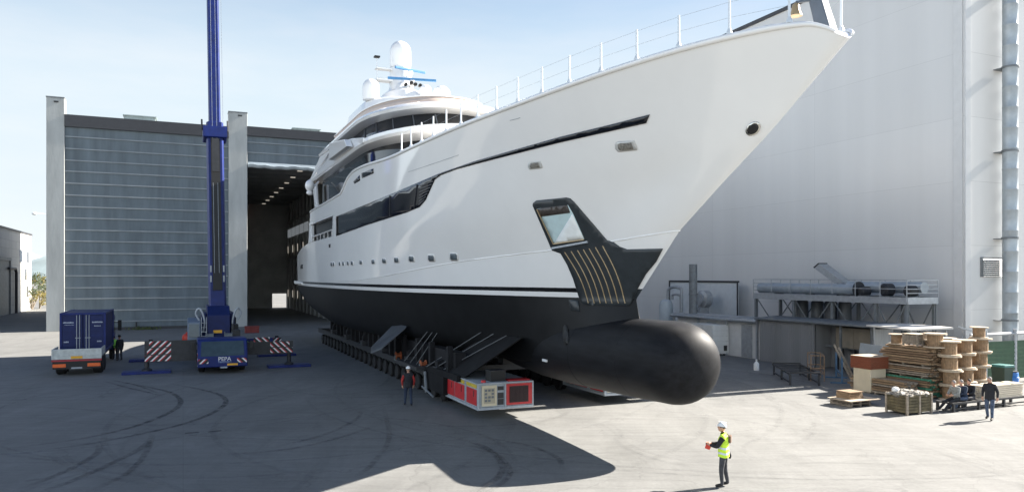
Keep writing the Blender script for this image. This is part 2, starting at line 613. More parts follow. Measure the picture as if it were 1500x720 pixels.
# ================================================================== GROUND
def ground_material():
    m = bpy.data.materials.new('yard concrete')
    m.use_nodes = True
    N, L = m.node_tree.nodes, m.node_tree.links
    p = N['Principled BSDF']
    p.inputs['Roughness'].default_value = 0.82
    p.inputs['Specular IOR Level'].default_value = 0.3
    tcn = N.new('ShaderNodeTexCoord')

    def noise(scale, detail, rough=0.6, st=None, dist=0.0):
        mpp = N.new('ShaderNodeMapping')
        if st:
            mpp.inputs['Scale'].default_value = st
            mpp.inputs['Rotation'].default_value = (0, 0, TH)
        L.new(tcn.outputs['Object'], mpp.inputs['Vector'])
        n = N.new('ShaderNodeTexNoise')
        n.inputs['Scale'].default_value = scale
        n.inputs['Detail'].default_value = detail
        n.inputs['Roughness'].default_value = rough
        n.inputs['Distortion'].default_value = dist
        L.new(mpp.outputs['Vector'], n.inputs['Vector'])
        return n.outputs['Fac']

    def rng(x, a, b, c, d):
        r = N.new('ShaderNodeMapRange')
        for k, q in zip(('From Min', 'From Max', 'To Min', 'To Max'), (a, b, c, d)):
            r.inputs[k].default_value = q
        L.new(x, r.inputs['Value'])
        return r.outputs['Result']

    def mul(a, b):
        q = N.new('ShaderNodeMath')
        q.operation = 'MULTIPLY'
        L.new(a, q.inputs[0])
        L.new(b, q.inputs[1])
        return q.outputs[0]

    f = rng(noise(0.07, 5), 0.3, 0.7, 0.90, 1.07)
    f = mul(f, rng(noise(0.6, 6, 0.65, (1.0, 0.35, 1.0), 1.0), 0.35, 0.7, 0.84, 1.07))
    f = mul(f, rng(noise(9.0, 4, 0.7), 0.3, 0.7, 0.90, 1.08))
    f = mul(f, rng(noise(1.3, 7, 0.7, (0.25, 2.2, 1.0), 0.6), 0.35, 0.68, 1.06, 0.86))
    f = mul(f, rng(noise(0.25, 8, 0.75, (0.3, 2.5, 1.0), 2.0), 0.58, 0.72, 1.0, 0.84))
    f = mul(f, rng(noise(0.9, 3, 0.5), 0.70, 0.78, 1.0, 0.72))
    mpj = N.new('ShaderNodeMapping')
    mpj.inputs['Rotation'].default_value = (0, 0, -TH)
    L.new(tcn.outputs['Object'], mpj.inputs['Vector'])
    bj = N.new('ShaderNodeTexBrick')
    bj.offset = 0.0
    for k_, q_ in (('Scale', 1.0), ('Brick Width', 7.5), ('Row Height', 7.5), ('Mortar Size', 0.012), ('Mortar Smooth', 0.4)):
        bj.inputs[k_].default_value = q_
    bj.inputs['Color1'].default_value = (1.02, 1.02, 1.02, 1)
    bj.inputs['Color2'].default_value = (0.965, 0.965, 0.965, 1)
    bj.inputs['Mortar'].default_value = (0.80, 0.80, 0.80, 1)
    L.new(mpj.outputs['Vector'], bj.inputs['Vector'])
    f = mul(f, bj.outputs['Color'])
    vo = N.new('ShaderNodeTexVoronoi')
    vo.feature = 'DISTANCE_TO_EDGE'
    vo.inputs['Scale'].default_value = 0.16
    mpv = N.new('ShaderNodeMapping')
    L.new(tcn.outputs['Object'], mpv.inputs['Vector'])
    wob = N.new('ShaderNodeTexNoise')
    wob.inputs['Scale'].default_value = 0.7
    wob.inputs['Detail'].default_value = 6
    L.new(tcn.outputs['Object'], wob.inputs['Vector'])
    wv = N.new('ShaderNodeVectorMath')
    wv.operation = 'MULTIPLY_ADD'
    wv.inputs[1].default_value = (2.2, 2.2, 0)
    L.new(wob.outputs['Color'], wv.inputs[0])
    L.new(mpv.outputs['Vector'], wv.inputs[2])
    L.new(wv.outputs['Vector'], vo.inputs['Vector'])
    f = mul(f, rng(vo.outputs['Distance'], 0.0, 0.004, 0.78, 1.0))
    col = N.new('ShaderNodeVectorMath')
    col.operation = 'SCALE'
    col.inputs[0].default_value = (0.184, 0.184, 0.176)
    L.new(f, col.inputs['Scale'])
    L.new(col.outputs['Vector'], p.inputs['Base Color'])
    bp = N.new('ShaderNodeBump')
    bp.inputs['Strength'].default_value = 0.25
    bp.inputs['Distance'].default_value = 0.02
    L.new(noise(14.0, 5, 0.7), bp.inputs['Height'])
    L.new(bp.outputs['Normal'], p.inputs['Normal'])
    return m


g = MB()
g.add([(-3000, -300, 0), (3000, -300, 0), (3000, 6000, 0), (-3000, 6000, 0)], [(0, 1, 2, 3)])
tag(g.build('ground', ground_material()), kind='structure')


def rubber_mark_material():
    m = bpy.data.materials.new('rubber marks')
    m.use_nodes = True
    N, L = m.node_tree.nodes, m.node_tree.links
    p = N['Principled BSDF']
    p.inputs['Base Color'].default_value = (0.05, 0.05, 0.052, 1)
    p.inputs['Roughness'].default_value = 0.8
    at = N.new('ShaderNodeAttribute')
    at.attribute_name = 'wear'
    tcn = N.new('ShaderNodeTexCoord')
    n = N.new('ShaderNodeTexNoise')
    n.inputs['Scale'].default_value = 2.2
    n.inputs['Detail'].default_value = 7
    n.inputs['Roughness'].default_value = 0.75
    L.new(tcn.outputs['Object'], n.inputs['Vector'])
    r = N.new('ShaderNodeMapRange')
    r.inputs['From Min'].default_value = 0.36
    r.inputs['From Max'].default_value = 0.66
    L.new(n.outputs['Fac'], r.inputs['Value'])
    q = N.new('ShaderNodeMath')
    q.operation = 'MULTIPLY'
    L.new(r.outputs['Result'], q.inputs[0])
    L.new(at.outputs['Fac'], q.inputs[1])
    L.new(q.outputs[0], p.inputs['Alpha'])
    return m


def tyre_marks():
    vs_, fs_, al = [], [], []

    def ribbon(pts, w, a, n=40):
        P = spline([Vector((q[0], q[1], 0)) for q in pts], n)
        o = len(vs_)
        for i, c in enumerate(P):
            d = (P[min(i + 1, n)] - P[max(i - 1, 0)]).normalized()
            nr = Vector((-d.y, d.x, 0))
            fade = min(1.0, 4.0 * min(i, n - i) / n)
            for k, (off, e) in enumerate(((-1, 0), (-0.55, 1), (0.55, 1), (1, 0))):
                vs_.append((c + nr * off * w / 2 + Vector((0, 0, 0.004 + 0.00002 * len(fs_)))))
                al.append(a * e * fade)
        for i in range(n):
            for k in range(3):
                b = o + i * 4 + k
                fs_.append((b, b + 1, b + 5, b + 4))

    def pair(pts, w=0.3, a=0.6, gap=1.9):
        ribbon(pts, w, a)
        P = [Vector((q[0], q[1], 0)) for q in pts]
        Q = []
        for i, c in enumerate(P):
            d = (P[min(i + 1, len(P) - 1)] - P[max(i - 1, 0)]).normalized()
            Q.append(c + Vector((-d.y, d.x, 0)) * gap)
        ribbon(Q, w, a * 0.8)

    def px(l):
        return [G(*q) for q in l]
    # long swept U-turns in front of the crane
    ribbon(px([(5, 657), (130, 640), (215, 618), (262, 594), (255, 577), (215, 566), (160, 557)]), 0.30, 0.8)
    ribbon(px([(5, 667), (150, 646), (270, 620), (325, 596), (326, 580), (290, 569), (240, 560)]), 0.30, 0.8)
    ribbon(px([(150, 557), (185, 567), (212, 573), (238, 580)]), 0.22, 0.7)
    ribbon(px([(158, 555), (200, 564), (235, 577)]), 0.22, 0.6)
    ribbon(px([(20, 720), (95, 690), (140, 665), (148, 648)]), 0.30, 0.55)
    ribbon(px([(55, 722), (120, 698), (200, 660), (225, 640)]), 0.30, 0.55)
    ribbon(px([(130, 722), (190, 690), (215, 660), (225, 630)]), 0.26, 0.5)
    ribbon(px([(400, 655), (470, 638), (520, 615), (530, 600)]), 0.25, 0.4)
    ribbon(px([(300, 668), (420, 658), (500, 640), (560, 620)]), 0.25, 0.4)
    ribbon(px([(660, 640), (710, 655), (735, 680), (728, 700), (690, 722)]), 0.28, 0.65)
    ribbon(px([(670, 648), (720, 662), (745, 684), (742, 702), (712, 722)]), 0.24, 0.55)
    ribbon(px([(700, 640), (770, 652), (815, 670), (825, 690)]), 0.24, 0.5)
    ribbon(px([(560, 590), (570, 640), (545, 680), (520, 700)]), 0.25, 0.4)
    rnd = random.Random(11)
    for k in range(110):
        c = Vector((rnd.uniform(-24, 14), rnd.uniform(18, 44), 0))
        r = rnd.uniform(3, 22)
        a0, da = rnd.uniform(0, 6.28), rnd.uniform(0.6, 2.2)
        ribbon([c + Vector((math.cos(a0 + da * t / 6), math.sin(a0 + da * t / 6), 0)) * r for t in range(7)], rnd.uniform(0.18, 0.32), rnd.uniform(0.08, 0.30), 26)
    me = bpy.data.meshes.new('tyre_marks')
    me.from_pydata([tuple(v) for v in vs_], [], fs_)
    at = me.attributes.new('wear', 'FLOAT', 'POINT')
    at.data.foreach_set('value', al)
    me.materials.append(rubber_mark_material())
    o = bpy.data.objects.new('tyre_marks', me)
    C.objects.link(o)
    tag(o, 'dark curved tyre marks swept across the concrete yard', 'tyre marks', kind='stuff')


tyre_marks()

# drain covers set in the concrete
for (p0, p1, lb) in (((271, 634), (291, 632.5), 'narrow dark drain grate in the yard, the one nearer the truck'),
                     ((305, 632), (324, 630), 'narrow dark drain grate in the yard, the one nearer the yacht')):
    a, b = G(*p0), G(*p1)
    q = MB()
    q.bar(a + Vector((0, 0, 0.0)), b + Vector((0, 0, 0.0)), 0.14, 0.02)
    for k in range(5):
        c = a.lerp(b, (k + 0.5) / 5)
        q.boxm(Matrix.Translation(c + Vector((0, 0, 0.011))), 0.03, 0.12, 0.006)
    tag(q.build('drain_grate', steeldark), lb, 'drain grate', 'drain grates in the yard')

# ================================================================== HALL ON THE RIGHT
uc, vc = 11.9, 28.4
HH = 26.7
hall = thing('hall_building', 'tall white windowless hall rising on the right behind the bow', 'building', S(uc, vc), TH)
w = MB()
w.bx(0, 0.4, 0, 64, 0, HH)
w.build('side_wall', wallwhite, hall)
w = MB()
w.bx(0.4, 40, 0, 0.4, 0, HH)
w.build('end_wall', wallwhite2, hall)
w = MB()
w.bx(0.4, 40, 0.4, 64, HH - 0.6, HH - 0.3)
w.build('roof', steelmid, hall)
w = MB()
w.bx(-0.12, 0.5, -0.12, 64, HH, HH + 0.28)
w.bx(0.5, 40, -0.12, 0.5, HH, HH + 0.28)
w.build('parapet_cap', fascia, hall)
w = MB()
w.bx(-0.06, 0.0, 0.15, 0.75, 0, HH - 0.05)
w.bx(-0.05, 0.45, -0.06, 0.0, 0, HH - 0.05)
w.build('corner_trim', M('corner trim', (0.57, 0.57, 0.565), 0.35, var=0.04), hall, bevel=0.02)
w = MB()
w.bx(1.35, 3.25, -0.10, -0.003, 5.9, 7.1)
for k in range(9):
    z = 5.98 + k * 0.125
    w.prism([(1.42, -0.10, z), (1.42, -0.10, z + 0.02), (1.42, -0.16, z - 0.05), (1.42, -0.16, z - 0.07)], (1.75, 0, 0))
w.build('louvre_vent', steelmid, hall)
# exhaust duct up the end wall
du = thing('exhaust_duct', 'thick grey spiral duct running up the end wall of the white hall', 'duct', S(uc, vc) + B * 3.0 - A * 0.75, TH)
w = MB()
pr = []
z = 0.0
while z < 30.5:
    pr += [(0.415, z), (0.415, z + 1.18), (0.424, z + 1.19), (0.424, z + 1.23)]
    z += 1.25
w.lathe(pr, n=24)
w.build('pipe', M('duct zinc', (0.36, 0.40, 0.43), 0.45, metal=0.35, var=0.12, scale=2), du, smooth=50)
for z in (3.2, 8.2, 13.5, 18.6, 23.5):
    w = MB()
    w.bx(-0.47, 0.47, -0.05, 0.73, z, z + 0.05)
    w.lathe([(0.44, z + 0.0), (0.47, z + 0.0), (0.47, z + 0.12), (0.44, z + 0.12)], n=20)
    w.build('bracket', steelmid, du)

# ================================================================== HANGAR
u0 = 75.3
hg = thing('hangar_building', 'large grey hangar with two tall fabric doors behind crane and yacht', 'building', S(u0, 0), TH)
HT = 23.4
UB = 55.0                                            # depth to the back wall
for (x0, x1) in ((-28.3, -26.6), (-9.93, -7.85), (12.0, 14.0)):
    w = MB()
    w.bx(x0, x1, 0.12, 1.6, 0, 25.2)
    w.cur = 1
    w.bx(x0 - 0.04, x1 + 0.04, 0.07, 1.65, 25.2, 25.34)
    w.build('pillar', [concrete, steelmid], hg, bevel=0.03)
# left door: fabric with ribs
w = MB()
w.bx(-26.6, -9.93, 0.35, 0.5, 0, 22.2)
nr = 17
for k in range(nr):
    z = 0.9 + k * 1.26 + random.uniform(-.05, .05)
    w.cur = 1
    w.bx(-26.55, -9.98, 0.24, 0.35, z, z + 0.13)
w.cur = 2
w.bx(-26.6, -9.93, 0.2, 0.36, 0.0, 0.3)
w.build('fabric_door', [fabric, rib, fascia], hg)
w = MB()
w.bx(-26.6, -9.93, 0.05, 0.6, 22.2, 23.5)
w.bx(-7.85, 12.0, 0.05, 0.6, 22.6, 23.7)
build_each(w, 'fascia_board', fascia, hg)
# right bay: the door is rolled up under the roof
w = MB()
w.bx(-7.85, 12.0, 0.35, 0.5, 19.4, 22.6)
for z in (20.6, 21.8):
    w.cur = 1
    w.bx(-7.8, 11.95, 0.24, 0.35, z, z + 0.12)
w.cur = 2
rings = []
for k in range(41):
    x = -7.8 + k * 19.75 / 40
    sag = 0.12 * math.sin(k * 1.9) + 0.1 * math.sin(k * 0.7)
    rings.append([(x, 0.1 + 0.05 * sag, 18.9 + sag * 0.4), (x, 0.15, 19.5), (x, 0.45, 19.55), (x, 0.5, 18.85 + sag * 0.4), (x, -0.1, 19.15 + sag * 0.5)])
w.loft(rings)
w.build('raised_door', [fabric, rib, M('crumpled door fabric', (0.42, 0.47, 0.50), 0.6, var=0.35, scale=0.8, stretch=(0.3, 1, 3), bump=0.6, bscale=3)], hg)
inner = M('hangar interior grey', (0.38, 0.38, 0.36), 0.8, var=0.2, scale=0.4)
w = MB()
w.bx(-28.3, -27.9, 1.6, UB, 0, 23.0)
w.build('side_wall', concretedark, hg)
w = MB()
w.bx(3.6, 4.0, 1.7, UB, 0, 19.8)
for k in range(14):
    y = 3 + k * 3.9
    w.bx(3.35, 3.6, y, y + 0.35, 0, 19.7)
w.bx(3.3, 3.6, 2, UB - 0.3, 9.2, 9.6)
w.bx(3.4, 3.6, 2, UB - 0.3, 15.8, 16.3)
w.build('inner_wall', inner, hg)
w = MB()
w.bx(-28.3, 14.0, 0.7, UB, 23.0, 23.2)
w.bx(-27.8, 14.0, 0.8, UB, 19.85, 20.0)
for k in range(12):
    y = 4 + k * 4.4
    w.bx(-7.6, 3.5, y, y + 0.35, 19.3, 19.85)
w.build('roof', M('hangar ceiling', (0.24, 0.245, 0.245), 0.8, var=0.15, scale=0.3), hg)
w = MB()
w.bx(-9.0, -8.7, 1.7, UB, 0, 19.8)
w.build('partition', inner, hg)
w = MB()
w.bx(-28.3, 0.7, UB, UB + 0.4, 0, 23.0)
w.bx(0.7, 3.3, UB, UB + 0.4, 2.7, 23.0)
w.bx(3.3, 14.0, UB, UB + 0.4, 0, 23.0)
w.build('back_wall', inner, hg)
lampw = M('lit lamp', (0.9, 0.85, 0.75), 0.5, var=0, emit=((1.0, 0.9, 0.75), 0.09))
lampo = M('lit orange lamp', (0.9, 0.4, 0.1), 0.5, var=0, emit=((1.0, 0.30, 0.05), 0.12))
winl = M('glowing window pane', (0.8, 0.85, 0.85), 0.5, var=0, emit=((0.85, 0.93, 1.0), 0.035))  # emission stands in for daylight behind the panes
for k in range(8):
    y = 3.2 + k * 6.6
    w = MB()
    w.bx(-1.65, -1.05, y, y + 0.3, 19.12, 19.24)
    w.build('ceiling_lamp', lampw, hg)
w = MB()
w.bx(-6.5, -5.0, UB - 2.2, UB - 1.4, 19.0, 19.2)
w.build('ceiling_lamp', lampo, hg)
for k in range(5):
    y = 28 + k * 5.2
    w = MB()
    w.bx(3.28, 3.345, y, y + 4.3, 13.2, 14.7)
    w.build('window', winl, hg)
for k in range(6):
    for z in (10.3, 2.2):
        w = MB()
        w.bx(3.2, 3.28, 20 + k * 6.4, 20.28 + k * 6.4, z, z + 1.3)
        w.build('wall_lamp', lampw, hg)
w = MB()
w.bx(14.0, 27.9, -18.5, 6, 0, 22.5)  # unseen block added only to shade the ground before the hangar
w.build('shade_block', concretedark, hg)
# rooftop vents
for x in (-21.0, -2.2):
    w = MB()
    w.bx(x, x + 3.2, 3, 5, 23.2, 24.4)
    for k in range(7):
        w.bx(x + 0.1 + k * 0.45, x + 0.2 + k * 0.45, 2.94, 3.0, 23.3, 24.3)
    w.bx(x - 0.15, x + 3.35, 2.8, 5.2, 24.4, 24.5)
    w.build('roof_vent', M('roof vent', (0.30, 0.36, 0.36), 0.5, var=0.2), hg)
# small security lamp on the hangar corner
w = MB()
w.bar((-28.3, -0.3, 12.6), (-29.2, -0.5, 12.7), 0.07)
w.ellipsoid((-29.3, -0.5, 12.6), 0.25, 0.25, 0.16)
w.build('security_lamp', plwhite, hg)
for (x, z) in ((-27.6, 24.7), (-8.9, 24.8)):
    w = MB()
    w.bx(x, x + 0.45, 0.04, 0.117, z, z + 0.16)
    w.build('pillar_lamp', steeldark, hg)

# weeds and bollard at the foot of the door
w = MB()
p = S(u0 - 0.5, -19.6)
w.lathe([(0.09, 0), (0.09, 0.8), (0.06, 0.86), (0.0, 0.88)], n=12)
w.lathe([(0.16, 0), (0.16, 0.03), (0.09, 0.035)], n=12)
tag(w.build('bollard', steeldark, loc=p), 'short dark bollard at the foot of the closed hangar door', 'bollard')
w = MB()
rw = random.Random(4)
for k in range(160):
    x, y = rw.gauss(0, 0.7), rw.gauss(0, 0.22)
    h = rw.uniform(0.08, 0.42)
    a = rw.uniform(0, 3.14)
    dx, dy = math.cos(a) * 0.05, math.sin(a) * 0.05
    lx, ly = rw.gauss(0, 0.1), rw.gauss(0, 0.1)
    w.add([(x - dx, y - dy, 0), (x + dx, y + dy, 0), (x + lx + dx * .4, y + ly + dy * .4, h), (x + lx - dx * .4, y + ly - dy * .4, h)], [(0, 1, 2, 3)])
tag(w.build('weeds', M('weeds', (0.07, 0.09, 0.03), 0.8, var=0.3), loc=S(u0 - 0.6, -18.9), rz=TH), 'low weeds growing at the foot of the closed hangar door', 'weeds', kind='stuff')

# ================================================================== BUILDING ON THE LEFT, HILLS, BUSHES
lb = thing('workshop_building', 'low long pale workshop at the far left beyond the hangar', 'building', S(80, -40), TH)
w = MB()
w.bx(-25, 0, 0, 61, 0, 13.3)
w.build('wall', panels('workshop wall', (0.60, 0.585, 0.54), 6.0, 1.3, seam=0.7, axis='y', mortar=0.03, rough=0.7), lb)
w = MB()
w.bx(-25.1, 0.12, -0.1, 61.1, 13.3, 13.6)
w.build('roof', fascia, lb)
for y in (8, 20, 33):
    w = MB()
    w.bx(0.003, 0.12, y, y + 8.5, 0, 8.4)
    for k in range(8):
        w.bx(0.12, 0.17, y, y + 8.5, 0.9 + k, 0.98 + k)
    w.bx(0.12, 0.3, y - 0.3, y, 0, 8.8)
    w.bx(0.12, 0.3, y + 8.5, y + 8.8, 0, 8.8)
    w.bx(0.12, 0.35, y - 0.3, y + 8.8, 8.41, 8.9)
    w.build('gate', steelmid, lb)
w = MB()
w.tube([(0.35, 45.5, 0), (0.35, 45.5, 6.5), (0.35, 44.8, 7.2), (0.35, 40, 7.2)], 0.22, 8)
w.build('drain_pipe', steeldark, lb)
for (y, z) in ((50, 8.3), (54, 5.2), (56, 8.2), (55.5, 2.2)):
    f_ = MB()
    f_.bx(0.003, 0.09, y, y + 2.2, z, z + 2.2)
    fo = f_.build('window', plwhite, lb)
    f_ = MB()
    f_.bx(0.091, 0.1, y + 0.15, y + 1.03, z + 0.15, z + 2.05)
    f_.bx(0.091, 0.1, y + 1.17, y + 2.05, z + 0.15, z + 2.05)
    f_.build('pane', glass, fo)
# far white block of flats
fb = thing('far_house', 'small cream house in the gap beside the hangar corner', 'house', S(215, -66), TH)
w = MB()
w.bx(-6, 12, 0, 14, 0, 10.5)
w.build('wall', M('house render', (0.56, 0.52, 0.44), 0.8, var=0.08), fb)
w = MB()
w.add([(-6.4, -0.4, 10.5), (12.4, -0.4, 10.5), (12.4, 14.4, 10.5), (-6.4, 14.4, 10.5), (-1, 7, 13), (7, 7, 13)], [(0, 1, 5, 4), (1, 2, 5), (2, 3, 4, 5), (3, 0, 4), (3, 2, 1, 0)])
w.build('roof', M('roof tile', (0.32, 0.20, 0.14), 0.8, var=0.2), fb)
for x in (-4, 0, 4, 8):
    for z in (1.5, 5.2):
        w = MB()
        w.bx(x, x + 1.6, -0.08, -0.003, z, z + 2.2)
        w.build('window', glass, fb)
# hills, with the haze of distance put into their colour
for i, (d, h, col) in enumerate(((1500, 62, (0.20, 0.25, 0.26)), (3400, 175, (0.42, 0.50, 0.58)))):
    w = MB()
    rh = random.Random(20 + i)
    n = 160
    prof = []
    for k in range(n):
        x = -2600 + 5000 * k / (n - 1)
        s_ = 0.55 + 0.25 * math.sin(k * 0.19 + i * 2) + 0.2 * math.sin(k * 0.47 + 1 + i) + rh.uniform(-0.03, 0.03)
        prof.append((x * d / 2000, max(0.12, s_) * h))
    rings = [[(x, d, -1), (x, d + 60, hh * 0.55), (x, d + 160, hh), (x, d + 420, -1)] for x, hh in prof]
    w.loft(rings)
    tag(w.build('hill', M('hazy hill %d' % i, col, 0.95, var=0.25, scale=0.012), smooth=60), kind='structure')


def bush(x, y, h, r, label, cols, seed):
    t = thing('bush', label, 'bush', (x, y, 0), 0, 'bushes beyond the hangar corner')
    rr = random.Random(seed)
    m = MB()
    for k in range(5):
        a = rr.uniform(0, 6.28)
        m.tube([(0, 0, 0), (math.cos(a) * r * .25, math.sin(a) * r * .25, h * .35), (math.cos(a) * r * .6, math.sin(a) * r * .6, h * .7)], [.12, .08, .03], 5)
    m.build('stem', woodgrey, t)
    m = MB()
    cl = [(rr.gauss(0, .45) * r, rr.gauss(0, .45) * r, h * rr.uniform(.25, .9), rr.uniform(.25, .45) * r) for _ in range(22)]
    for (cx_, cy_, cz_, cr_) in cl:
        m.cur = rr.randrange(len(cols))
        for q in range(75):
            v_ = Vector((rr.gauss(0, 1), rr.gauss(0, 1), rr.gauss(0, 1))).normalized() * cr_ * rr.uniform(.5, 1.05)
            c_ = Vector((cx_, cy_, max(.15, cz_ + v_.z * .8))) + Vector((v_.x, v_.y, 0))
            a1 = Vector((rr.gauss(0, 1), rr.gauss(0, 1), rr.gauss(0, 1))).normalized() * .16
            b1 = a1.orthogonal().normalized() * .09
            m.add([c_ - a1, c_ + b1, c_ + a1, c_ - b1], [(0, 1, 2, 3)])
    m.build('foliage', cols, t)


leafs = [M('olive leaf', (0.085, 0.095, 0.03), 0.7, var=0.3), M('dark leaf', (0.04, 0.06, 0.022), 0.7, var=0.3), M('yellow leaf', (0.17, 0.14, 0.035), 0.7, var=0.3)]
q = G(47, 453)
bush(q.x, q.y, 5.0, 3.0, 'rounded olive bush in front of the sunlit workshop wall', leafs, 1)
q = G(58, 451.5)
bush(q.x, q.y, 6.4, 3.0, 'taller yellowish bush close to the hangar corner', [leafs[2], leafs[0], leafs[1]], 2)

# ================================================================== YACHT
yt = thing('superyacht', 'big white superyacht with black underside carried out of the hangar', 'yacht', T, TH)
UE = 55.0
ZT = {
    'k0': (tab({5: 1.95, 40: 1.95, 48: 2.7, 55: 4.1}), tab({5.6: 0.0, 6.0: 0.12, 10: 0.2, 55: 0.2})),
    'k1': (tab({4: 2.3, 38: 2.35, 48: 2.95, 55: 4.2}), tab({4.5: 0, 5.2: 0.6, 10: 1.15, 16: 2.0, 24: 3.4, 34: 4.2, 45: 4.2, 55: 4.1})),
    'k2': (tab({4: 3.6, 38: 3.6, 48: 3.9, 55: 4.5}), tab({3.8: 0, 4.5: 0.55, 8: 1.15, 13: 2.1, 20: 3.7, 28: 4.6, 40: 4.95, 50: 4.85, 55: 4.7})),
    'k3': (tab({4: 5.1, 55: 5.1}), tab({4.15: 0, 4.35: 0.12, 7: 0.95, 12: 2.45, 20: 4.2, 28: 4.98, 36: 5.2, 50: 5.0, 55: 4.8})),
    'kk': (tab({1.6: 7.4, 5.7: 7.02, 12.6: 6.65, 24.5: 5.8, 30: 5.62, 55: 5.62}), tab({1.6: 0, 1.8: 0.13, 5.7: 1.35, 12: 2.95, 20: 4.45, 28: 5.1, 36: 5.25, 50: 5.03, 55: 4.83})),
    'k8': (tab({-1: 8.7, 44: 8.7, 50: 8.5, 55: 7.9}), tab({-0.52: 0, -0.3: 0.16, 2: 1.0, 6: 2.4, 12: 3.95, 18: 4.85, 26: 5.27, 40: 5.32, 50: 5.1, 55: 4.88})),
    'k10': (tab({-3: 10.1, 55: 10.1}), tab({-2.86: 0, -2.6: 0.17, -1: 0.92, 2: 1.98, 6: 3.14, 12: 4.37, 18: 5.03, 27: 5.33, 40: 5.35, 55: 5.0})),
    'k12': (tab({-5.15: 11.72, -4.9: 11.95, -4.5: 12.12, -3.5: 12.2, 1: 12.1, 6: 11.95, 17: 11.85, 26.6: 12.25, 28.5: 12.05, 31: 11.3, 44: 11.15, 55: 10.9}),
            tab({-5.15: 0, -5.08: 0.22, -4.85: 0.47, -4.1: 0.92, -1.4: 2.2, 1.5: 3.1, 5.8: 4.05, 11.2: 4.8, 17: 5.2, 24: 5.37, 40: 5.37, 52: 5.1, 55: 5.0})),
}
STEM0 = {'k0': 5.6, 'k1': 4.5, 'k2': 3.8, 'k3': 4.15, 'kk': 1.6, 'k8': -0.52, 'k10': -2.86, 'k12': -5.15}
NT = 110


def krow(k):
    zf, wf = ZT[k]
    a = STEM0[k]
    out = []
    for i in range(NT + 1):
        u = a + (UE - a) * (i / NT) ** 1.9
        out.append(Vector((wf(u), u, zf(u))))
    return out


ROW = {k: krow(k) for k in ZT}


def subrows(keys, nsub):
    """smooth rows through the key rows; returns list of rows"""
    rows = []
    cols = []
    for i in range(NT + 1):
        zs = [ROW[k][i].z for k in keys]
        for j in range(1, len(zs)):
            zs[j] = max(zs[j], zs[j - 1] + 0.02)
        cols.append((zs, pchip(zs, [ROW[k][i].x for k in keys]), pchip(zs, [ROW[k][i].y for k in keys])))
    for s_ in range(len(keys) - 1):
        for q_ in range(nsub + (1 if s_ == len(keys) - 2 else 0)):
            r = []
            for zs, fx, fy in cols:
                z = zs[s_] + (zs[s_ + 1] - zs[s_]) * q_ / nsub
                r.append(Vector((max(0.0, fx(z)), fy(z), z)))
            rows.append((s_, r))
    return rows


def hull_mesh(rows, keep=None):
    m = MB()
    for sg in (-1, 1):
        n = NT + 1
        vs_ = [Vector((p.x * sg, p.y, p.z)) for _, r in rows for p in r]
        fs_ = []
        for j in range(len(rows) - 1):
            for i in range(NT):
                if keep and not keep(rows[j][0], rows[j][1][i].y, rows[j][1][i + 1].y):
                    continue
                fs_.append((j * n + i, j * n + i + 1, (j + 1) * n + i + 1, (j + 1) * n + i))
        m.add(vs_, fs_)
    return m


def weld(o, d=0.0015):
    bm = bmesh.new()
    bm.from_mesh(o.data)
    bmesh.ops.remove_doubles(bm, verts=bm.verts, dist=d)
    bmesh.ops.delete(bm, geom=[v for v in bm.verts if not v.link_faces], context='VERTS')
    bmesh.ops.recalc_face_normals(bm, faces=bm.faces)
    bm.to_mesh(o.data)
    bm.free()
    return o


bot = subrows(['k0', 'k1', 'k2', 'k3'], 4)


def lerprow(z):
    return [a.lerp(b, (z - a.z) / (b.z - a.z)) for a, b in zip(ROW['k3'], ROW['kk'])]


ra, rb = lerprow(5.3), lerprow(5.47)
HULLPARTS = []
o = weld(hull_mesh(bot).build('hull_bottom', antifoul, yt, smooth=40))
HULLPARTS.append(o)
fore = lambda g_, ua, ub: ub < 6.3
aft = lambda g_, ua, ub: not ub < 6.3
o = weld(hull_mesh([(0, ROW['k3']), (0, ra), (0, rb)], fore).build('stem_plate', anchorgrey, yt, smooth=40))
HULLPARTS.append(o)
o = weld(hull_mesh([(0, ROW['k3']), (0, ra)], aft).build('waterline_band', white, yt, smooth=40))
HULLPARTS.append(o)
o = weld(hull_mesh([(0, ra), (0, rb)], aft).build('waterline_stripe', bootblack, yt, smooth=40))
HULLPARTS.append(o)
low = [(0, [a.lerp(b, t / 5) for a, b in zip(rb, ROW['kk'])]) for t in range(6)]
o = weld(hull_mesh(low).build('lower_topside', white, yt, smooth=40))
HULLPARTS.append(o)
top = subrows(['kk', 'k8', 'k10', 'k12'], 5)


def keep_top(seg, ua, ub):
    if seg == 1 and ub > 33.6:
        return False
    if seg == 2 and ub > 44.6:
        return False
    return True


o = weld(hull_mesh(top, keep_top).build('topside', white, yt, smooth=40))
HULLPARTS.append(o)
# transom
m = MB()
last = [r[-1] for _, r in bot] + [ra[-1], rb[-1]] + [r[-1] for s_, r in top if s_ == 0] + [ROW['k8'][-1]]
m.loft([[Vector((-p.x, p.y, p.z)), Vector((p.x, p.y, p.z))] for p in last], closed=False)
m.build('transom', white, yt)
m = MB()
m.loft([[(-5.12, 50.5, 5.2), (5.12, 50.5, 5.2), (5.12, 50.5, 5.42), (-5.12, 50.5, 5.42)], [(-5.15, 55.0, 5.2), (5.15, 55.0, 5.2), (5.15, 55.0, 5.55), (-5.15, 55.0, 5.55)], [(-4.9, 57.2, 5.25), (4.9, 57.2, 5.25), (4.9, 57.2, 5.55), (-4.9, 57.2, 5.55)]])
m.build('swim_platform', white, yt, bevel=0.08)
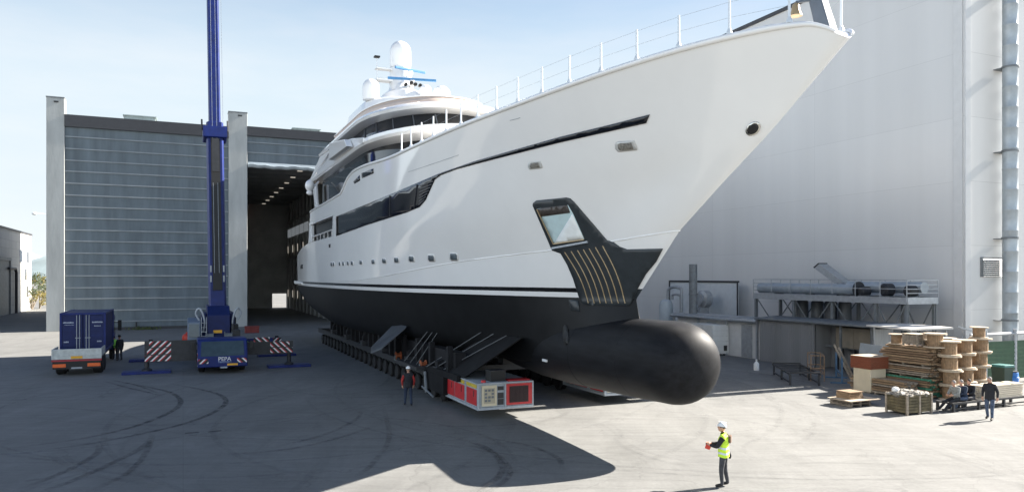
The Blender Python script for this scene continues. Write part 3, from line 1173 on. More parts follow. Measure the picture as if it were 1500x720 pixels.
# decks
m = MB()
tw = ZT['k12'][1]
t10 = ZT['k10'][1]
uu = [-3.2 + k * 0.8 for k in range(60)]
m.loft([[Vector((-(.45 * tw(u) + .55 * t10(u)) + .1, u, 11.1)), Vector(((.45 * tw(u) + .55 * t10(u)) - .1, u, 11.1))] for u in uu], closed=False)
m.build('upper_deck', deckwhite, yt)
m = MB()
t8 = ZT['k8'][1]
uu = [30 + k * 0.5 for k in range(50)]
m.loft([[Vector((-t8(u) + 0.05, u, min(8.4, ZT['k8'][0](u) - 0.4))), Vector((t8(u) - 0.05, u, min(8.4, ZT['k8'][0](u) - 0.4)))] for u in uu], closed=False)
m.build('main_deck', M('teak deck', (0.34, 0.23, 0.13), 0.7, var=0.2), yt)
m = MB()
uu = [33 + k * 0.5 for k in range(24)]
m.loft([[(-5.33, u, 10.12), (5.33, u, 10.12), (5.33, u, 10.3), (-5.33, u, 10.3)] for u in (33, 36, 40, 44.6)])
m.build('deck_overhang', deckwhite, yt)
# thin bead added along the knuckle to throw a shadow line
m = MB()
for sg in (-1, 1):
    m.tube([Vector((p.x * sg, p.y - .0, p.z)) for p in ROW['kk'] if p.y < 34], [0.03 if p.y < 22 else 0.02 for p in ROW['kk'] if p.y < 34], 6)
m.build('knuckle_bead', white, yt, smooth=60)
# cap rail along the bulwark
m = MB()
for sg in (-1, 1):
    pts = [Vector((p.x * sg, p.y, p.z + 0.03)) for p in ROW['k12'][4:] if p.y < 44.6]
    m.tube(pts, [min(.085, .04 + .004 * i) for i in range(len(pts))], 8)
m.build('cap_rail', white, yt, smooth=60)

m = MB()
m.loft([[Vector((-max(0, p.x - .02), p.y, p.z - .02)), Vector((max(0, p.x - .02), p.y, p.z - .02))] for p in ROW['k12'] if p.y < -2.6], closed=False)
weld(m.build('bow_cap', white, yt))
# bulb
m = MB()
prof = []
for k in range(19):
    x = (k / 18.0) ** 1.8
    prof.append((1.37 * max(0.0, (1 - (1 - x) ** 2.8)) ** (1 / 2.55), 1.55 * x))
prof += [(1.39, 3.4), (1.39, 5.5), (1.37, 8.0), (1.30, 10.5), (1.1, 13.0), (0.8, 15.5), (0.3, 18.0)]
m.lathe(prof, (0, 0.5, 3.12), (0, 1, -0.028), 40)
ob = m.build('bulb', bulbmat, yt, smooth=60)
HULLPARTS.append(ob)
m = MB()
for y_, r_ in ((2.9, 1.383), (6.3, 1.388)):
    m.lathe([(r_, y_ - .012), (r_ + .006, y_), (r_, y_ + .012)], (0, 0.5, 3.12), (0, 1, -0.028), 40)
build_each(m, 'weld_seam', antifoul, yt)
# neck fairing between stem and bulb
m = MB()
rings = []
for (z, uf, ub, hw) in ((5.15, 4.2, 9.0, 0.50), (4.85, 4.42, 9.2, 0.52), (4.6, 4.45, 9.4, 0.54), (4.45, 4.3, 9.6, 0.57), (4.3, 3.9, 9.8, 0.64), (3.9, 3.4, 10, 0.7)):
    rings.append([Vector((hw * math.sin(a) * (1.0 if True else 1), uf + (ub - uf) * 0.5 * (1 - math.cos(a)), z)) for a in [2 * math.pi * k / 20 for k in range(20)]])
m.loft(rings)
o = m.build('stem_neck', antifoul, yt, smooth=60)
HULLPARTS.append(o)

bpy.context.view_layer.update()
YM = Matrix.Translation(T) @ Matrix.Rotation(TH, 4, 'Z')
YI = YM.inverted()
bv, bf = [], []
for o in HULLPARTS:
    k = len(bv)
    bv += [v.co.copy() for v in o.data.vertices]
    bf += [tuple(i + k for i in p_.vertices) for p_ in o.data.polygons]
BVH = BVHTree.FromPolygons(bv, bf)
EYEL = YI @ Vector((0, 0, EYE))


def RC(px, py):
    """point on the yacht's port side where the hull carries a mark read off the photo (yacht coordinates)"""
    d = Vector(((px - CX) / F, 1.0, (HZ - py) / F)).normalized()
    dl = (YI.to_3x3() @ d).normalized()
    h = BVH.ray_cast(EYEL, dl)
    if h[0] is None:
        q_ = BVH.find_nearest(EYEL + dl * 26)
        h = q_
    n = h[1].normalized()
    if n.dot(dl) > 0:
        n = -n
    return h[0], n


def patch(name, poly, mat, off=0.02, step=7.0, parent=None, rim=True):
    pts = []
    n = len(poly)
    for i in range(n):
        a, b = Vector(poly[i]), Vector(poly[(i + 1) % n])
        k = max(1, int((b - a).length / step))
        pts += [a.lerp(b, j / k) for j in range(k)]
    nb = len(pts)
    xs = [p_.x for p_ in pts]
    ys = [p_.y for p_ in pts]

    def inside(x, y):
        c = False
        for i in range(nb):
            a, b = pts[i], pts[(i + 1) % nb]
            if (a.y > y) != (b.y > y) and x < (b.x - a.x) * (y - a.y) / (b.y - a.y) + a.x:
                c = not c
        return c
    gx = min(xs) + step * 0.5
    while gx < max(xs):
        gy = min(ys) + step * 0.5
        while gy < max(ys):
            if inside(gx, gy) and min((Vector((gx, gy)) - q_).length for q_ in pts) > step * 0.45:
                pts.append(Vector((gx, gy)))
            gy += step
        gx += step
    r = delaunay_2d_cdt(pts, [], [list(range(nb))], 1, 1e-4)
    m = MB()
    vs_ = []
    for q_ in r[0]:
        c, nn = RC(q_.x, q_.y)
        vs_.append(c + nn * off)
    m.add(vs_, [tuple(f_) for f_ in r[2]])
    o = m.build(name, mat, parent or yt, smooth=50)
    # make faces look outwards (port)
    me = o.data
    if sum((p_.normal.x for p_ in me.polygons)) > 0:
        me.flip_normals()
    if rim:
        sm = o.modifiers.new('rim', 'SOLIDIFY')
        sm.thickness = off * 0.95
        sm.offset = -1
    return o


W_MAIN = [(493, 317), (536, 299.5), (567, 286.6), (615.7, 266), (646, 253), (695, 236), (820, 200.5), (900, 181), (952, 167.5), (947, 180), (900, 190.5),
          (820, 208.5), (720, 234), (669.5, 247.5), (646.6, 256), (637, 263), (624, 292.5), (615, 303), (596, 311), (568.6, 319.5), (536, 330), (493, 345.5)]
win = patch('hull_window', W_MAIN, glasshull, 0.03, 8)
win['label'] = 'long dark main deck window tapering to a stripe'
# mullions and louvre slats of the long window
m = MB()
for (a, b) in (((572, 286), (572, 317)), ((612, 270), (608, 305))):
    pa, pb = RC(*a), RC(*b)
    m.bar(pa[0] + pa[1] * 0.04, pb[0] + pb[1] * 0.04, 0.05, 0.03)
for k in range(7):
    t = k / 6
    a = (616 - 1 * t, 272 + 27 * t)
    b = (636 - 13 * t, 265 + 27 * t)
    pa, pb = RC(*a), RC(*b)
    m.bar(pa[0] + pa[1] * 0.045, pb[0] + pb[1] * 0.045, 0.03, 0.03)
build_each(m, 'window_slat', M('window frame dark', (0.04, 0.042, 0.05), 0.4, var=0.1), win)
for poly in ([(518, 266), (527, 256.7), (527.6, 264.3), (519.4, 269)], [(530, 253.6), (547, 247), (547.5, 253.6), (530.7, 261)]):
    patch('bulwark_window', poly, glasshull, 0.025, 4)
PH = [(665, 375.5), (632, 377.5), (603, 378.5), (581, 380.5), (563, 381.8), (547, 383), (529, 384), (516, 385), (510, 385.3), (503, 385.8), (498, 386), (489, 386.6), (486, 386.8)]
for i, (x, y) in enumerate(PH):
    s_ = max(1.5, (x - 455) / 210 * 6.4)
    h_ = max(3.4, (x - 380) / 285 * 6.2)
    fr = patch('porthole', [(x - s_, y - h_), (x + s_ * .55, y - h_ * .95), (x + s_, y - h_ * .4), (x + s_, y + h_), (x - s_ * .5, y + h_), (x - s_, y + h_ * .5)], deckwhite, 0.02, 5)
    patch('pane', [(x - s_ * .75, y - h_ * .75), (x + s_ * .45, y - h_ * .75), (x + s_ * .75, y - h_ * .3), (x + s_ * .75, y + h_ * .75), (x - s_ * .4, y + h_ * .75), (x - s_ * .75, y + h_ * .4)], M('porthole pane', (.13, .155, .175), .12, var=.3, scale=6), 0.03, 5, fr)
for (cx_, cy_, sx, sy) in ((916.5, 214, 17, 7.0), (783.5, 241.8, 11, 5.2)):
    def pg(k):
        return [(cx_ - sx * k + 2 * k, cy_ - sy * k + 2.5 * k), (cx_ - sx * .6 * k, cy_ - sy * k), (cx_ + sx * .75 * k, cy_ - sy * k - 1 * k), (cx_ + sx * k, cy_ + sy * .3 * k), (cx_ + sx * k, cy_ + sy * .75 * k), (cx_ - sx * .6 * k, cy_ + sy * k + k), (cx_ - sx * .85 * k, cy_ + sy * .55 * k)]
    fr = patch('fairlead', pg(1.0), M('fairlead rim', (.55, .55, .53), .3, metal=.2, var=.1), 0.03, 4)
    patch('recess', pg(0.70), M('fairlead recess', (.20, .19, .17), .4, var=.6, scale=14), 0.045, 4, fr)
# hawse ring at the bow
def ring(cx_, cy_, rx, ry, tilt, n=20):
    return [(cx_ + rx * math.cos(a) * math.cos(tilt) - ry * math.sin(a) * math.sin(tilt), cy_ + rx * math.cos(a) * math.sin(tilt) + ry * math.sin(a) * math.cos(tilt)) for a in [2 * math.pi * k / n for k in range(n)]]
fr = patch('hawse_ring', ring(1103.5, 188, 12.0, 8.6, R(-38)), chrome, 0.04, 4)
patch('hawse_hole', ring(1103.5, 188, 9.4, 6.6, R(-38)), dark, 0.05, 4, fr)


def z3(l):
    return [(770 + a / 3.427, 270 + b / 3.427) for a, b in l]


ap = patch('anchor_plate', z3([(40, 92), (55, 80), (205, 65), (225, 70), (245, 88), (410, 280), (440, 287), (470, 310), (510, 325), (690, 321), (657, 385), (604, 450), (564, 520), (528, 600), (514, 609), (300, 604), (285, 592), (270, 565), (240, 470), (210, 400), (178, 345), (135, 330), (38, 105)]), anchorgrey, 0.035, 7)
ap['label'] = 'dark anchor plate with brass strips beside the stem'
patch('pocket_plate', z3([(62, 120), (80, 117), (215, 100), (240, 142), (298, 272), (145, 294)]), pocket_sky, 0.05, 7, ap)
patch('pocket_reflection', z3([(238, 145), (296, 270), (148, 292)]), pocket_bright, 0.065, 7, ap)  # painted triangle of reflection on the plate
patch('pocket_top_strip', z3([(64, 121), (80, 117), (214, 100), (228, 138), (82, 158)]), pocketC, 0.07, 6, ap)  # mottled brown strip along the top of the pocket
m = MB()
for l in ([(62, 120), (145, 294)], [(145, 294), (298, 272)]):
    a, b = [RC(*q_) for q_ in z3(l)]
    m.bar(a[0] + a[1] * 0.08, b[0] + b[1] * 0.08, 0.035, 0.03)
m.build('brass_edge', gold, ap)
a, b = [RC(*q_) for q_ in z3([(138, 316), (316, 284)])]
m = MB()
m.bar(a[0] + a[1] * 0.07, b[0] + b[1] * 0.07, 0.07, 0.07)
m.build('fender_bar', greylight, ap)
m = MB()
for k, (xa, ya, xb) in enumerate(((200, 338, 320), (232, 333, 349), (264, 328, 379), (293, 324, 409), (322, 319, 438), (354, 313, 470), (390, 306, 503))):
    dx = xb - xa
    pts = spline([(*q_, 0) for q_ in z3([(xa, ya), (xa + dx * .46, ya + (597 - ya) * .34), (xa + dx * .78, ya + (597 - ya) * .66), (xb, 597)])], 14)
    pp = []
    for q_ in pts:
        c, nn = RC(q_.x, q_.y)
        pp.append(c + nn * 0.045)
    m.tube(pp, 0.021, 5)
m.build('brass_strip', gold, ap)
# small draught marks / hatch on the black bottom
patch('hull_hatch', z3([(218, 578), (265, 580), (272, 638), (228, 634)]), anchorgrey, 0.02, 6)
# knuckle accent line and panel joints on the bulwark
for l in ([(598, 252), (650, 234.5), (672, 227)], [(747, 176.5), (757, 174), (762, 172.5)]):
    pp = []
    for q_ in spline([(*q2, 0) for q2 in l], 14):
        c, nn = RC(q_.x, q_.y)
        pp.append(c + nn * 0.004)
    m = MB()
    m.tube(pp, 0.012, 4)
    m.build('panel_groove', M('groove grey', (0.32, 0.34, 0.36), 0.5, var=0.05), yt)
# bow thruster mouth + small bright anode
fr = patch('thruster_mouth', ring(829, 490, 4.5, 15, R(-4)), dark, 0.02, 5)
c, nn = RC(799, 527)
m = MB()
m.bar(c + nn * .03 - Vector((0, .2, 0)), c + nn * .03 + Vector((0, .2, 0)), .05, .1)
m.build('anode', plwhite, yt)


# ---- superstructure
def plan(front, aft, half, Rr, z, n=16, taper=0.0, zaft=None):
    out = []
    for k in range(n + 1):
        a = math.pi / 2 * k / n
        out.append((half * math.sin(a) ** 0.9, front + Rr * (1 - math.cos(a) ** 1.0)))
    for k in range(1, 9):
        t = k / 8
        out.append((half - taper * t * t, front + Rr + (aft - front - Rr) * t))
    port = [Vector((-x, y, z if zaft is None else z + (zaft - z) * max(0.0, (y - front - Rr) / (aft - front - Rr)))) for x, y in out]
    star = [Vector((-p_.x, p_.y, p_.z)) for p_ in reversed(port)][:-1]
    return port[::-1] + [Vector((x.x, x.y, x.z)) for x in star[::-1]] if False else port + star


def tier(name, mats, rings, parent=None, bands=None):
    m = MB()
    rr = [plan(*r) for r in rings]
    if bands is None:
        m.loft(rr)
    else:
        for i in range(len(rr) - 1):
            m.cur = bands[i]
            m.loft([rr[i], rr[i + 1]], cap0=(i == 0), cap1=(i == len(rr) - 2))
    o = m.build(name, mats, parent or yt, smooth=32)
    return weld(o)


tier('upper_house', glass, [(20.8, 43, 4.55, 7.5, 11.15), (21.4, 43, 4.5, 7.5, 13.7)])
tier('bridge_deck', white, [(20.4, 45, 4.6, 7.8, 13.62), (19.2, 46, 5.02, 8.2, 13.72), (19.0, 46.2, 5.12, 8.2, 13.86), (19.0, 46.2, 5.1, 8.2, 14.06), (19.4, 46, 4.98, 8.2, 14.16)])
tier('wheelhouse', glass, [(22.0, 40, 4.35, 7.0, 14.17), (23.0, 40, 4.15, 7.0, 15.45)])
tier('hardtop', white, [(23.0, 41, 4.35, 7.2, 15.40), (21.7, 42.5, 4.82, 7.8, 15.5), (21.5, 42.8, 4.88, 7.8, 15.65), (22.0, 42.6, 4.72, 7.8, 15.9), (23.2, 42, 4.4, 7.6, 16.02)])
tier('sun_deck_screen', tan, [(23.9, 40, 4.1, 7.0, 16.03), (24.1, 40, 4.15, 7.0, 16.45), (24.5, 40, 4.05, 7.0, 16.72)])
tier('sun_deck_rail', white, [(24.4, 40.2, 4.12, 7.0, 16.72), (24.4, 40.2, 4.12, 7.0, 16.80)])
tier('mast_plinth', white, [(30.5, 40, 3.3, 4.0, 16.81), (31.5, 39.6, 3.1, 3.6, 18.2), (32.0, 39.2, 2.95, 3.4, 18.4)])
# mullions on wheelhouse
m = MB()
for k in (3, 6, 9, 12, 15, 18, 20, 22):
    a = plan(22.0, 40, 4.35, 7.0, 14.17)[k]
    b = plan(23.0, 40, 4.15, 7.0, 15.45)[k]
    for sg in (1, -1):
        m.bar((a.x * sg * 1.005, a.y - .02, a.z), (b.x * sg * 1.005, b.y - .02, b.z), 0.07, 0.05)
build_each(m, 'window_mullion', M('mullion grey', (0.10, 0.11, 0.125), 0.4, var=0.1), yt)
# raised bridge wing bulwarks
for sg in (-1, 1):
    m = MB()
    m.prism([(4.95 * sg, 25.5, 14.1), (4.98 * sg, 28.4, 14.55), (5.0 * sg, 31, 14.85), (5.0 * sg, 34.2, 15.2), (5.0 * sg, 35.2, 14.7), (5.0 * sg, 38.5, 14.45), (5.0 * sg, 42, 14.2), (5.0 * sg, 42, 13.8), (4.95 * sg, 25.5, 13.8)], (0.14 * sg, 0, 0))
    m.prism([(5.14 * sg, 28.0, 13.95), (5.14 * sg, 28.8, 14.5), (5.14 * sg, 34.0, 15.12), (5.14 * sg, 34.4, 14.0)], (0.42 * sg, 0.0, 0.02))
    m.build('wing_bulwark', white, yt, bevel=0.05)
    m = MB()
    m.prism([(4.75 * sg, 38.0, 15.4), (4.8 * sg, 42.5, 15.5), (5.1 * sg, 46.0, 13.95), (5.1 * sg, 44.3, 13.95)], (-0.25 * sg, 0, 0))
    m.build('roof_strut', white, yt, bevel=0.05)
    m = MB()
    m.prism([(5.05 * sg, 42.5, 11.2), (5.05 * sg, 43.4, 11.2), (5.05 * sg, 44.6, 13.4), (5.05 * sg, 43.4, 13.4)], (-0.2 * sg, 0, 0))
    m.build('deck_strut', white, yt, bevel=0.03)
# main deck aft house, pillar and rail
m = MB()
m.bx(-4.95, 4.95, 33, 46.0, 8.3, 10.12)
m.build('aft_saloon', M('shaded saloon glass', (.006, .007, .009), .3, var=.2, spec=.3), yt)
for sg in (-1, 1):
    m = MB()
    m.prism([(5.31 * sg, 33.3, 8.7), (5.31 * sg, 34.3, 8.7), (5.34 * sg, 33.9, 10.3), (5.34 * sg, 33.1, 10.3)], (-0.25 * sg, 0, 0))
    m.prism([(5.31 * sg, 43.6, 8.7), (5.31 * sg, 45.2, 8.65), (5.30 * sg, 44.6, 10.3), (5.30 * sg, 43.9, 10.3)], (-0.25 * sg, 0, 0))
    build_each(m, 'deck_pillar', white, yt, bevel=0.03)
    m = MB()
    m.tube([(5.22 * sg, 34.2, 9.2), (5.24 * sg, 43.8, 9.1)], 0.06, 6)
    for k in range(6):
        m.cyl((5.2 * sg, 35 + k * 1.6, 8.66), (5.2 * sg, 35 + k * 1.6, 9.15), 0.02, n=6)
    m.build('deck_rail', white, yt)
# aft mooring opening and fittings on the quarter
patch('mooring_opening', [(440.5, 388), (443.5, 387), (443.5, 393), (440.5, 393.5)], dark, 0.03, 3)
patch('quarter_vent', [(482, 357.5), (484, 357), (484, 362), (482.2, 362.5)], dark, 0.03, 3)
# small satellite dome hanging at the port side aft
m = MB()
m.ellipsoid((-5.75, 41.5, 13.0), 0.36, 0.36, 0.46)
m.ellipsoid((-5.75, 41.5, 12.45), 0.26, 0.26, 0.2)
m.bar((-5.75, 41.5, 12.6), (-5.0, 41.8, 13.4), 0.1)
m.build('side_radome', white, yt, smooth=50)


# ---- mast, domes, radars
def radome(x, y, z, r, h):
    m = MB()
    pr_ = [(r * .78, 0), (r * .95, .06), (r, .25), (r, h - r)]
    for k in range(1, 9):
        a = math.pi / 2 * k / 8
        pr_.append((r * math.cos(a), h - r + r * math.sin(a)))
    m.lathe(pr_, (x, y, z), n=24)
    m.build('radome', white, yt, smooth=50)


m = MB()
rings = []
for (z, cx0, cx1, hw) in ((18.3, 32.6, 38.6, 1.7), (19.2, 33.2, 38.2, 1.45), (19.55, 34.0, 37.6, 0.95), (20.0, 34.6, 37.2, 0.8), (21.35, 34.9, 36.9, 0.76)):
    rings.append([Vector((hw * math.sin(a), (cx0 + cx1) / 2 - (cx1 - cx0) / 2 * math.cos(a), z)) for a in [2 * math.pi * k / 20 for k in range(20)]])
m.loft(rings)
m.bx(-1.9, 0.0, 35.4, 36.2, 20.25, 20.4)
m.bx(-1.9, -0.4, 35.5, 36.1, 21.1, 21.2)
m.cyl((-1.8, 35.8, 18.1), (-1.8, 35.8, 21.9), 0.03, n=6)
m.build('mast', white, yt, smooth=45, bevel=0.02)
radome(0, 35.9, 21.35, 0.78, 2.05)
radome(-2.65, 34.0, 18.3, 0.60, 1.55)
radome(2.45, 33.6, 18.3, 0.66, 1.5)
radome(1.05, 33.0, 18.3, 0.44, 1.3)
for (y, z, L_, a_) in ((34.5, 20.95, 1.25, R(14)), (34.0, 20.15, 1.75, R(-10))):
    m = MB()
    m.boxm(Matrix.Translation((0.35, y, z)) @ Matrix.Rotation(a_, 4, 'Z'), L_ * 2, .16, .17)
    rd = m.build('radar_scanner', bluecover, yt, bevel=0.03)
    m = MB()
    m.lathe([(.17, -.35), (.2, -.1), (.12, -.08)], (0.35, y, z), n=12)
    m.bx(0.2, 0.5, y, y + .9, z - .45, z - .33)
    m.build('scanner_pedestal', white, rd)
m = MB()
for (x, z) in ((-.2, 19.65), (.2, 19.8), (.5, 19.72), (.85, 19.68)):
    m.cyl((x, 33.9, z), (x, 33.6, z), .1, .13, 10)
m.lathe([(.22, 0), (.24, .2), (.1, .35)], (0.1, 33.9, 18.9), (0, -1, 0), 12)
m.build('searchlight', dark, yt)
m = MB()
m.bx(-2.0, -1.6, 35.6, 36.0, 21.95, 22.05)
m.build('mast_lamp', dark, yt)

# ---- bow rail, jackstaff, bell
stm = None
for sg in (-1, 1):
    tops = []
    for k in range(16):
        u = -4.15 + 1.4 * k
        x, z = tw(u) * sg * 0.985, ZT['k12'][0](u) + 0.09
        if stm is None:
            m = MB()
            m.lathe([(.085, 0), (.08, .05), (.055, .12), (.036, .16), (.032, .88), (.036, .9), (0.0, .92)], n=10)
            stm = m.build('stanchion', M('rail steel', (0.66, 0.70, 0.73), 0.35, metal=0.1, var=0.05), yt)
            so = stm
        else:
            so = stm.copy()
            C.objects.link(so)
            so.parent = yt
        so.location = (x, u, z)
        tops.append(Vector((x, u, z)))
    for zz, nm in ((.86, 'rail_wire'), (.45, 'rail_wire')):
        m = MB()
        m.tube([p_ + Vector((0, 0, zz)) for p_ in tops], 0.0042, 5)
        m.build(nm, M('wire grey', (.30, .33, .36), .5, var=.05), yt)
m = MB()
m.loft([[(-.13, -4.75, 12.0), (.13, -4.75, 12.0), (.13, -4.3, 12.0), (-.13, -4.3, 12.0)], [(-.1, -3.9, 14.4), (.1, -3.9, 14.4), (.1, -3.6, 14.4), (-.1, -3.6, 14.4)]])
m.bar((0, -4.25, 12.95), (-.28, -3.75, 13.0), .07)
js = m.build('jackstaff', M('jackstaff grey', (0.10, 0.12, 0.15), 0.35, var=0.1), yt, bevel=0.02)
m = MB()
m.lathe([(.04, 0), (.09, -.06), (.11, -.2), (.17, -.34), (.15, -.35)], (-.28, -3.75, 12.98), n=14)
m.build('ship_bell', gold, js, smooth=50)

# ---- underwater gear
m = MB()
fin = [(-3.9, 20.6, 3.1), (-3.9, 23.2, 3.1), (-5.1, 23.5, 1.85), (-5.45, 22.0, 1.7), (-5.1, 21.0, 2.0)]
m.prism(fin, (0.10, 0, 0.16))
m.build('stabiliser_fin', M('fin grey', (0.032, 0.036, 0.043), 0.45, var=0.2), yt, bevel=0.05)
for sg in (-1, 1):
    m = MB()
    m.prism([(2.4 * sg, 51.2, 4.35), (2.4 * sg, 53.2, 4.45), (2.4 * sg, 53.6, 2.3), (2.4 * sg, 52.2, 2.2)], (.16 * sg, 0, 0))
    m.build('rudder', M('rudder grey', (0.06, 0.07, 0.085), 0.5, var=0.2), yt, bevel=0.04)
    m = MB()
    m.cyl((2.1 * sg, 42, 3.1), (2.1 * sg, 50.4, 2.9), .14, n=10)
    m.prism([(2.1 * sg - .05, 48.5, 2.9), (2.1 * sg - .05, 49.3, 2.9), (2.1 * sg - .05, 49, 4.2), (2.1 * sg - .05, 48.2, 4.1)], (.1, 0, 0))
    for k in range(5):
        a = 2 * math.pi * k / 5
        m.boxm(Matrix.Translation((2.1 * sg, 50.5, 2.9)) @ Matrix.Rotation(a, 4, 'Y') @ Matrix.Translation((0, 0, .5)) @ Matrix.Rotation(.6, 4, 'Z'), .42, .04, .85)
    m.build('propeller_shaft', M('bronze', (0.2, 0.14, 0.07), 0.4, metal=0.8, var=0.2), yt)

# ================================================================== TRANSPORTERS AND CRADLES UNDER THE YACHT
wheel_me = None


def transporter(vc_, ua, ub, label, pack):
    t = thing('modular_transporter', label, 'transporter', S(ua, vc_), TH, 'self-propelled transporters under the yacht')
    m = MB()
    L_ = ub - ua
    m.bx(-.35, .35, 0, L_, .78, 1.28)
    for k in range(int(L_ / 1.4) + 1):
        m.bx(-1.2, 1.2, k * 1.4, k * 1.4 + .22, .95, 1.30)
    m.bx(-1.22, -1.08, 0, L_, .98, 1.32)
    m.bx(1.08, 1.22, 0, L_, .98, 1.32)
    m.build('deck_frame', steeldark, t)
    global wheel_me
    for k in range(int(L_ / 1.4)):
        for sg in (-1, 1):
            if wheel_me is None:
                m = MB()
                for x0 in (-.24, .04):
                    m.lathe([(.24, x0 + .02), (.36, x0), (.41, x0 + .04), (.41, x0 + .16), (.36, x0 + .2), (.24, x0 + .18)], ax=(1, 0, 0), n=18)
                m.cur = 1
                m.lathe([(.0, -.2), (.2, -.19), (.23, -.21), (.23, .21), (.2, .19), (0, .2)], ax=(1, 0, 0), n=14)
                m.bx(-.04, .04, -.1, .1, .1, .7)
                wo = m.build('wheel', [rubber, steelmid], t, smooth=40)
                wheel_me = wo
            else:
                wo = wheel_me.copy()
                C.objects.link(wo)
                wo.parent = t
            wo.location = (sg * .82, .75 + k * 1.4, .41)
    if pack:
        # power pack hung on the front end
        m = MB()
        y0, y1, z0, z1 = -4.5, -.35, .42, 1.52
        m.bx(-1.22, 1.22, y0 + .06, y1, z0 + .1, z1 - .04)
        pp = m.build('power_pack', greylight, t, bevel=.02)
        m = MB()
        m.bx(-1.26, 1.26, y0, y1, z0, z0 + .1)
        m.bx(-1.26, 1.26, y0, y1, z1 - .04, z1)
        for x in (-1.26, -.06, 1.2):
            m.bx(x, x + .06, y0, y0 + .06, z0 + .1, z1 - .04)
        for y in (y0 + .06, y0 + 1.5, y1 - .06):
            m.bx(-1.26, -1.2, y, y + .06, z0 + .1, z1 - .04)
        m.build('pack_frame', greylight, pp)
        m = MB()
        m.bx(.02, 1.2, y0 + .02, y0 + .06, z0 + .14, z1 - .08)
        m.cur = 1
        m.bx(.16, 1.02, y0 - .012, y0 + .02, z0 + .24, z1 - .18)
        for k in range(14):
            m.bx(.18 + k * .06, .2 + k * .06, y0 - .03, y0 - .012, z0 + .26, z1 - .2)
        m.build('radiator_grille', [red, M('radiator dark', (.03, .012, .014), .5, var=.4, scale=18)], pp)
        m = MB()
        m.bx(-1.08, -.42, y0 + .0, y0 + .06, z0 + .16, z1 - .1)
        m.cur = 1
        m.bx(-1.0, -.5, y0 - .008, y0, z0 + .26, z1 - .2)
        m.cur = 2
        for k in range(4):
            for j in range(3):
                if (k * 3 + j) % 5 != 2:
                    m.bx(-.96 + j * .15, -.86 + j * .15, y0 - .03, y0 - .008, z0 + .34 + k * .14, z0 + .43 + k * .14)
        m.build('control_panel', [cream, M('panel beige', (.42, .37, .27), .5, var=.1), steelmid], pp)
        m = MB()
        for (z, r_) in ((1.28, .08), (.98, .12), (.72, .12)):
            m.bx(-.36, -.1, y0 + .03, y0 + .058, z - r_, z + r_)
        build_each(m, 'valve_box', steeldark, pp)
        for (ya, yb) in ((y0 + .2, y0 + 1.4), (y0 + 1.7, y0 + 2.9), (y0 + 3.0, y1 - .2)):
            m = MB()
            m.bx(-1.245, -1.222, ya, yb, z0 + .16, z1 - .28)
            m.cur = 1
            m.bx(-1.256, -1.245, ya + .3, ya + .36, z0 + .5, z0 + .75)
            m.cur = 2
            m.bx(-1.25, -1.222, ya, yb, z1 - .22, z1 - .08)
            m.build('side_door', [red, steeldark, M('yellow sticker strip', (.55, .40, .04), .5, var=.3, scale=10)], pp)
        m = MB()
        m.bx(-.55, .12, y0 + .35, y0 + .95, z1, z1 + .42)
        m.cur = 1
        m.bx(-.57, .14, y0 + .33, y0 + .97, z1 + .42, z1 + .46)
        m.build('exhaust_box', [dark, steeldark], pp)
        m = MB()
        m.bx(.2, 1.18, y0 + .2, y0 + .7, z1, z1 + .05)
        m.cyl((-.9, y0 + .3, z1), (-.9, y0 + .3, z1 + .09), .1, n=12)
        build_each(m, 'hatch', red, pp)
    return t


transporter(-2.5, 14.6, 50.0, 'near transporter line with a red and grey power pack at its front', True)
transporter(4.2, 15.8, 50.0, 'far transporter line half hidden behind the bulb, under the starboard side', True)

for k, u in enumerate((15.5, 20.5, 26.0, 31.5, 37.0, 42.5)):
    wd = min(3.9, ZT['k1'][1](u) + 0.9)
    names = ('frontmost', 'second', 'third', 'fourth', 'fifth', 'aftmost')
    t = thing('support_cradle', 'dark steel cradle beam under the hull, %s counting from the bulb' % names[k], 'cradle', S(u, 0), TH, 'cradles carrying the yacht')
    zb = ZT['k0'][0](u)
    m = MB()
    m.bx(-3.9, 3.9, -.3, .3, 1.33, 1.33 + .3)
    m.bx(-.5, .5, -.35, .35, 1.63, zb + .0)
    m.build('cross_beam', steeldark, t, bevel=.02)
    for sg in (-1, 1):
        m = MB()
        hv = ZT['k2'][1](u) * .9
        zz = 2.2 + (3.2 - 2.2) * .8
        m.bx(sg * 3.25 - .25, sg * 3.25 + .25, -1.9, 2.0, 1.34, 2.45)  # long block added as dark mass for the deep shade under the hull
        m.bx(sg * 3.6 - .12, sg * 3.6 + .12, -1.5, -1.2, 1.34, 2.7)
        m.bx(sg * 3.6 - .12, sg * 3.6 + .12, 1.2, 1.5, 1.34, 2.7)
        m.prism([(sg * 3.8, -.2, 1.63), (sg * 3.8, -.2, 1.9), (sg * (hv * .78), -.2, 2.5), (sg * (hv * .62), -.2, 1.75)], (0, .4, 0))
        m.build('side_block', M('cradle black', (.012, .012, .014), .75, var=.4, spec=.25), t)
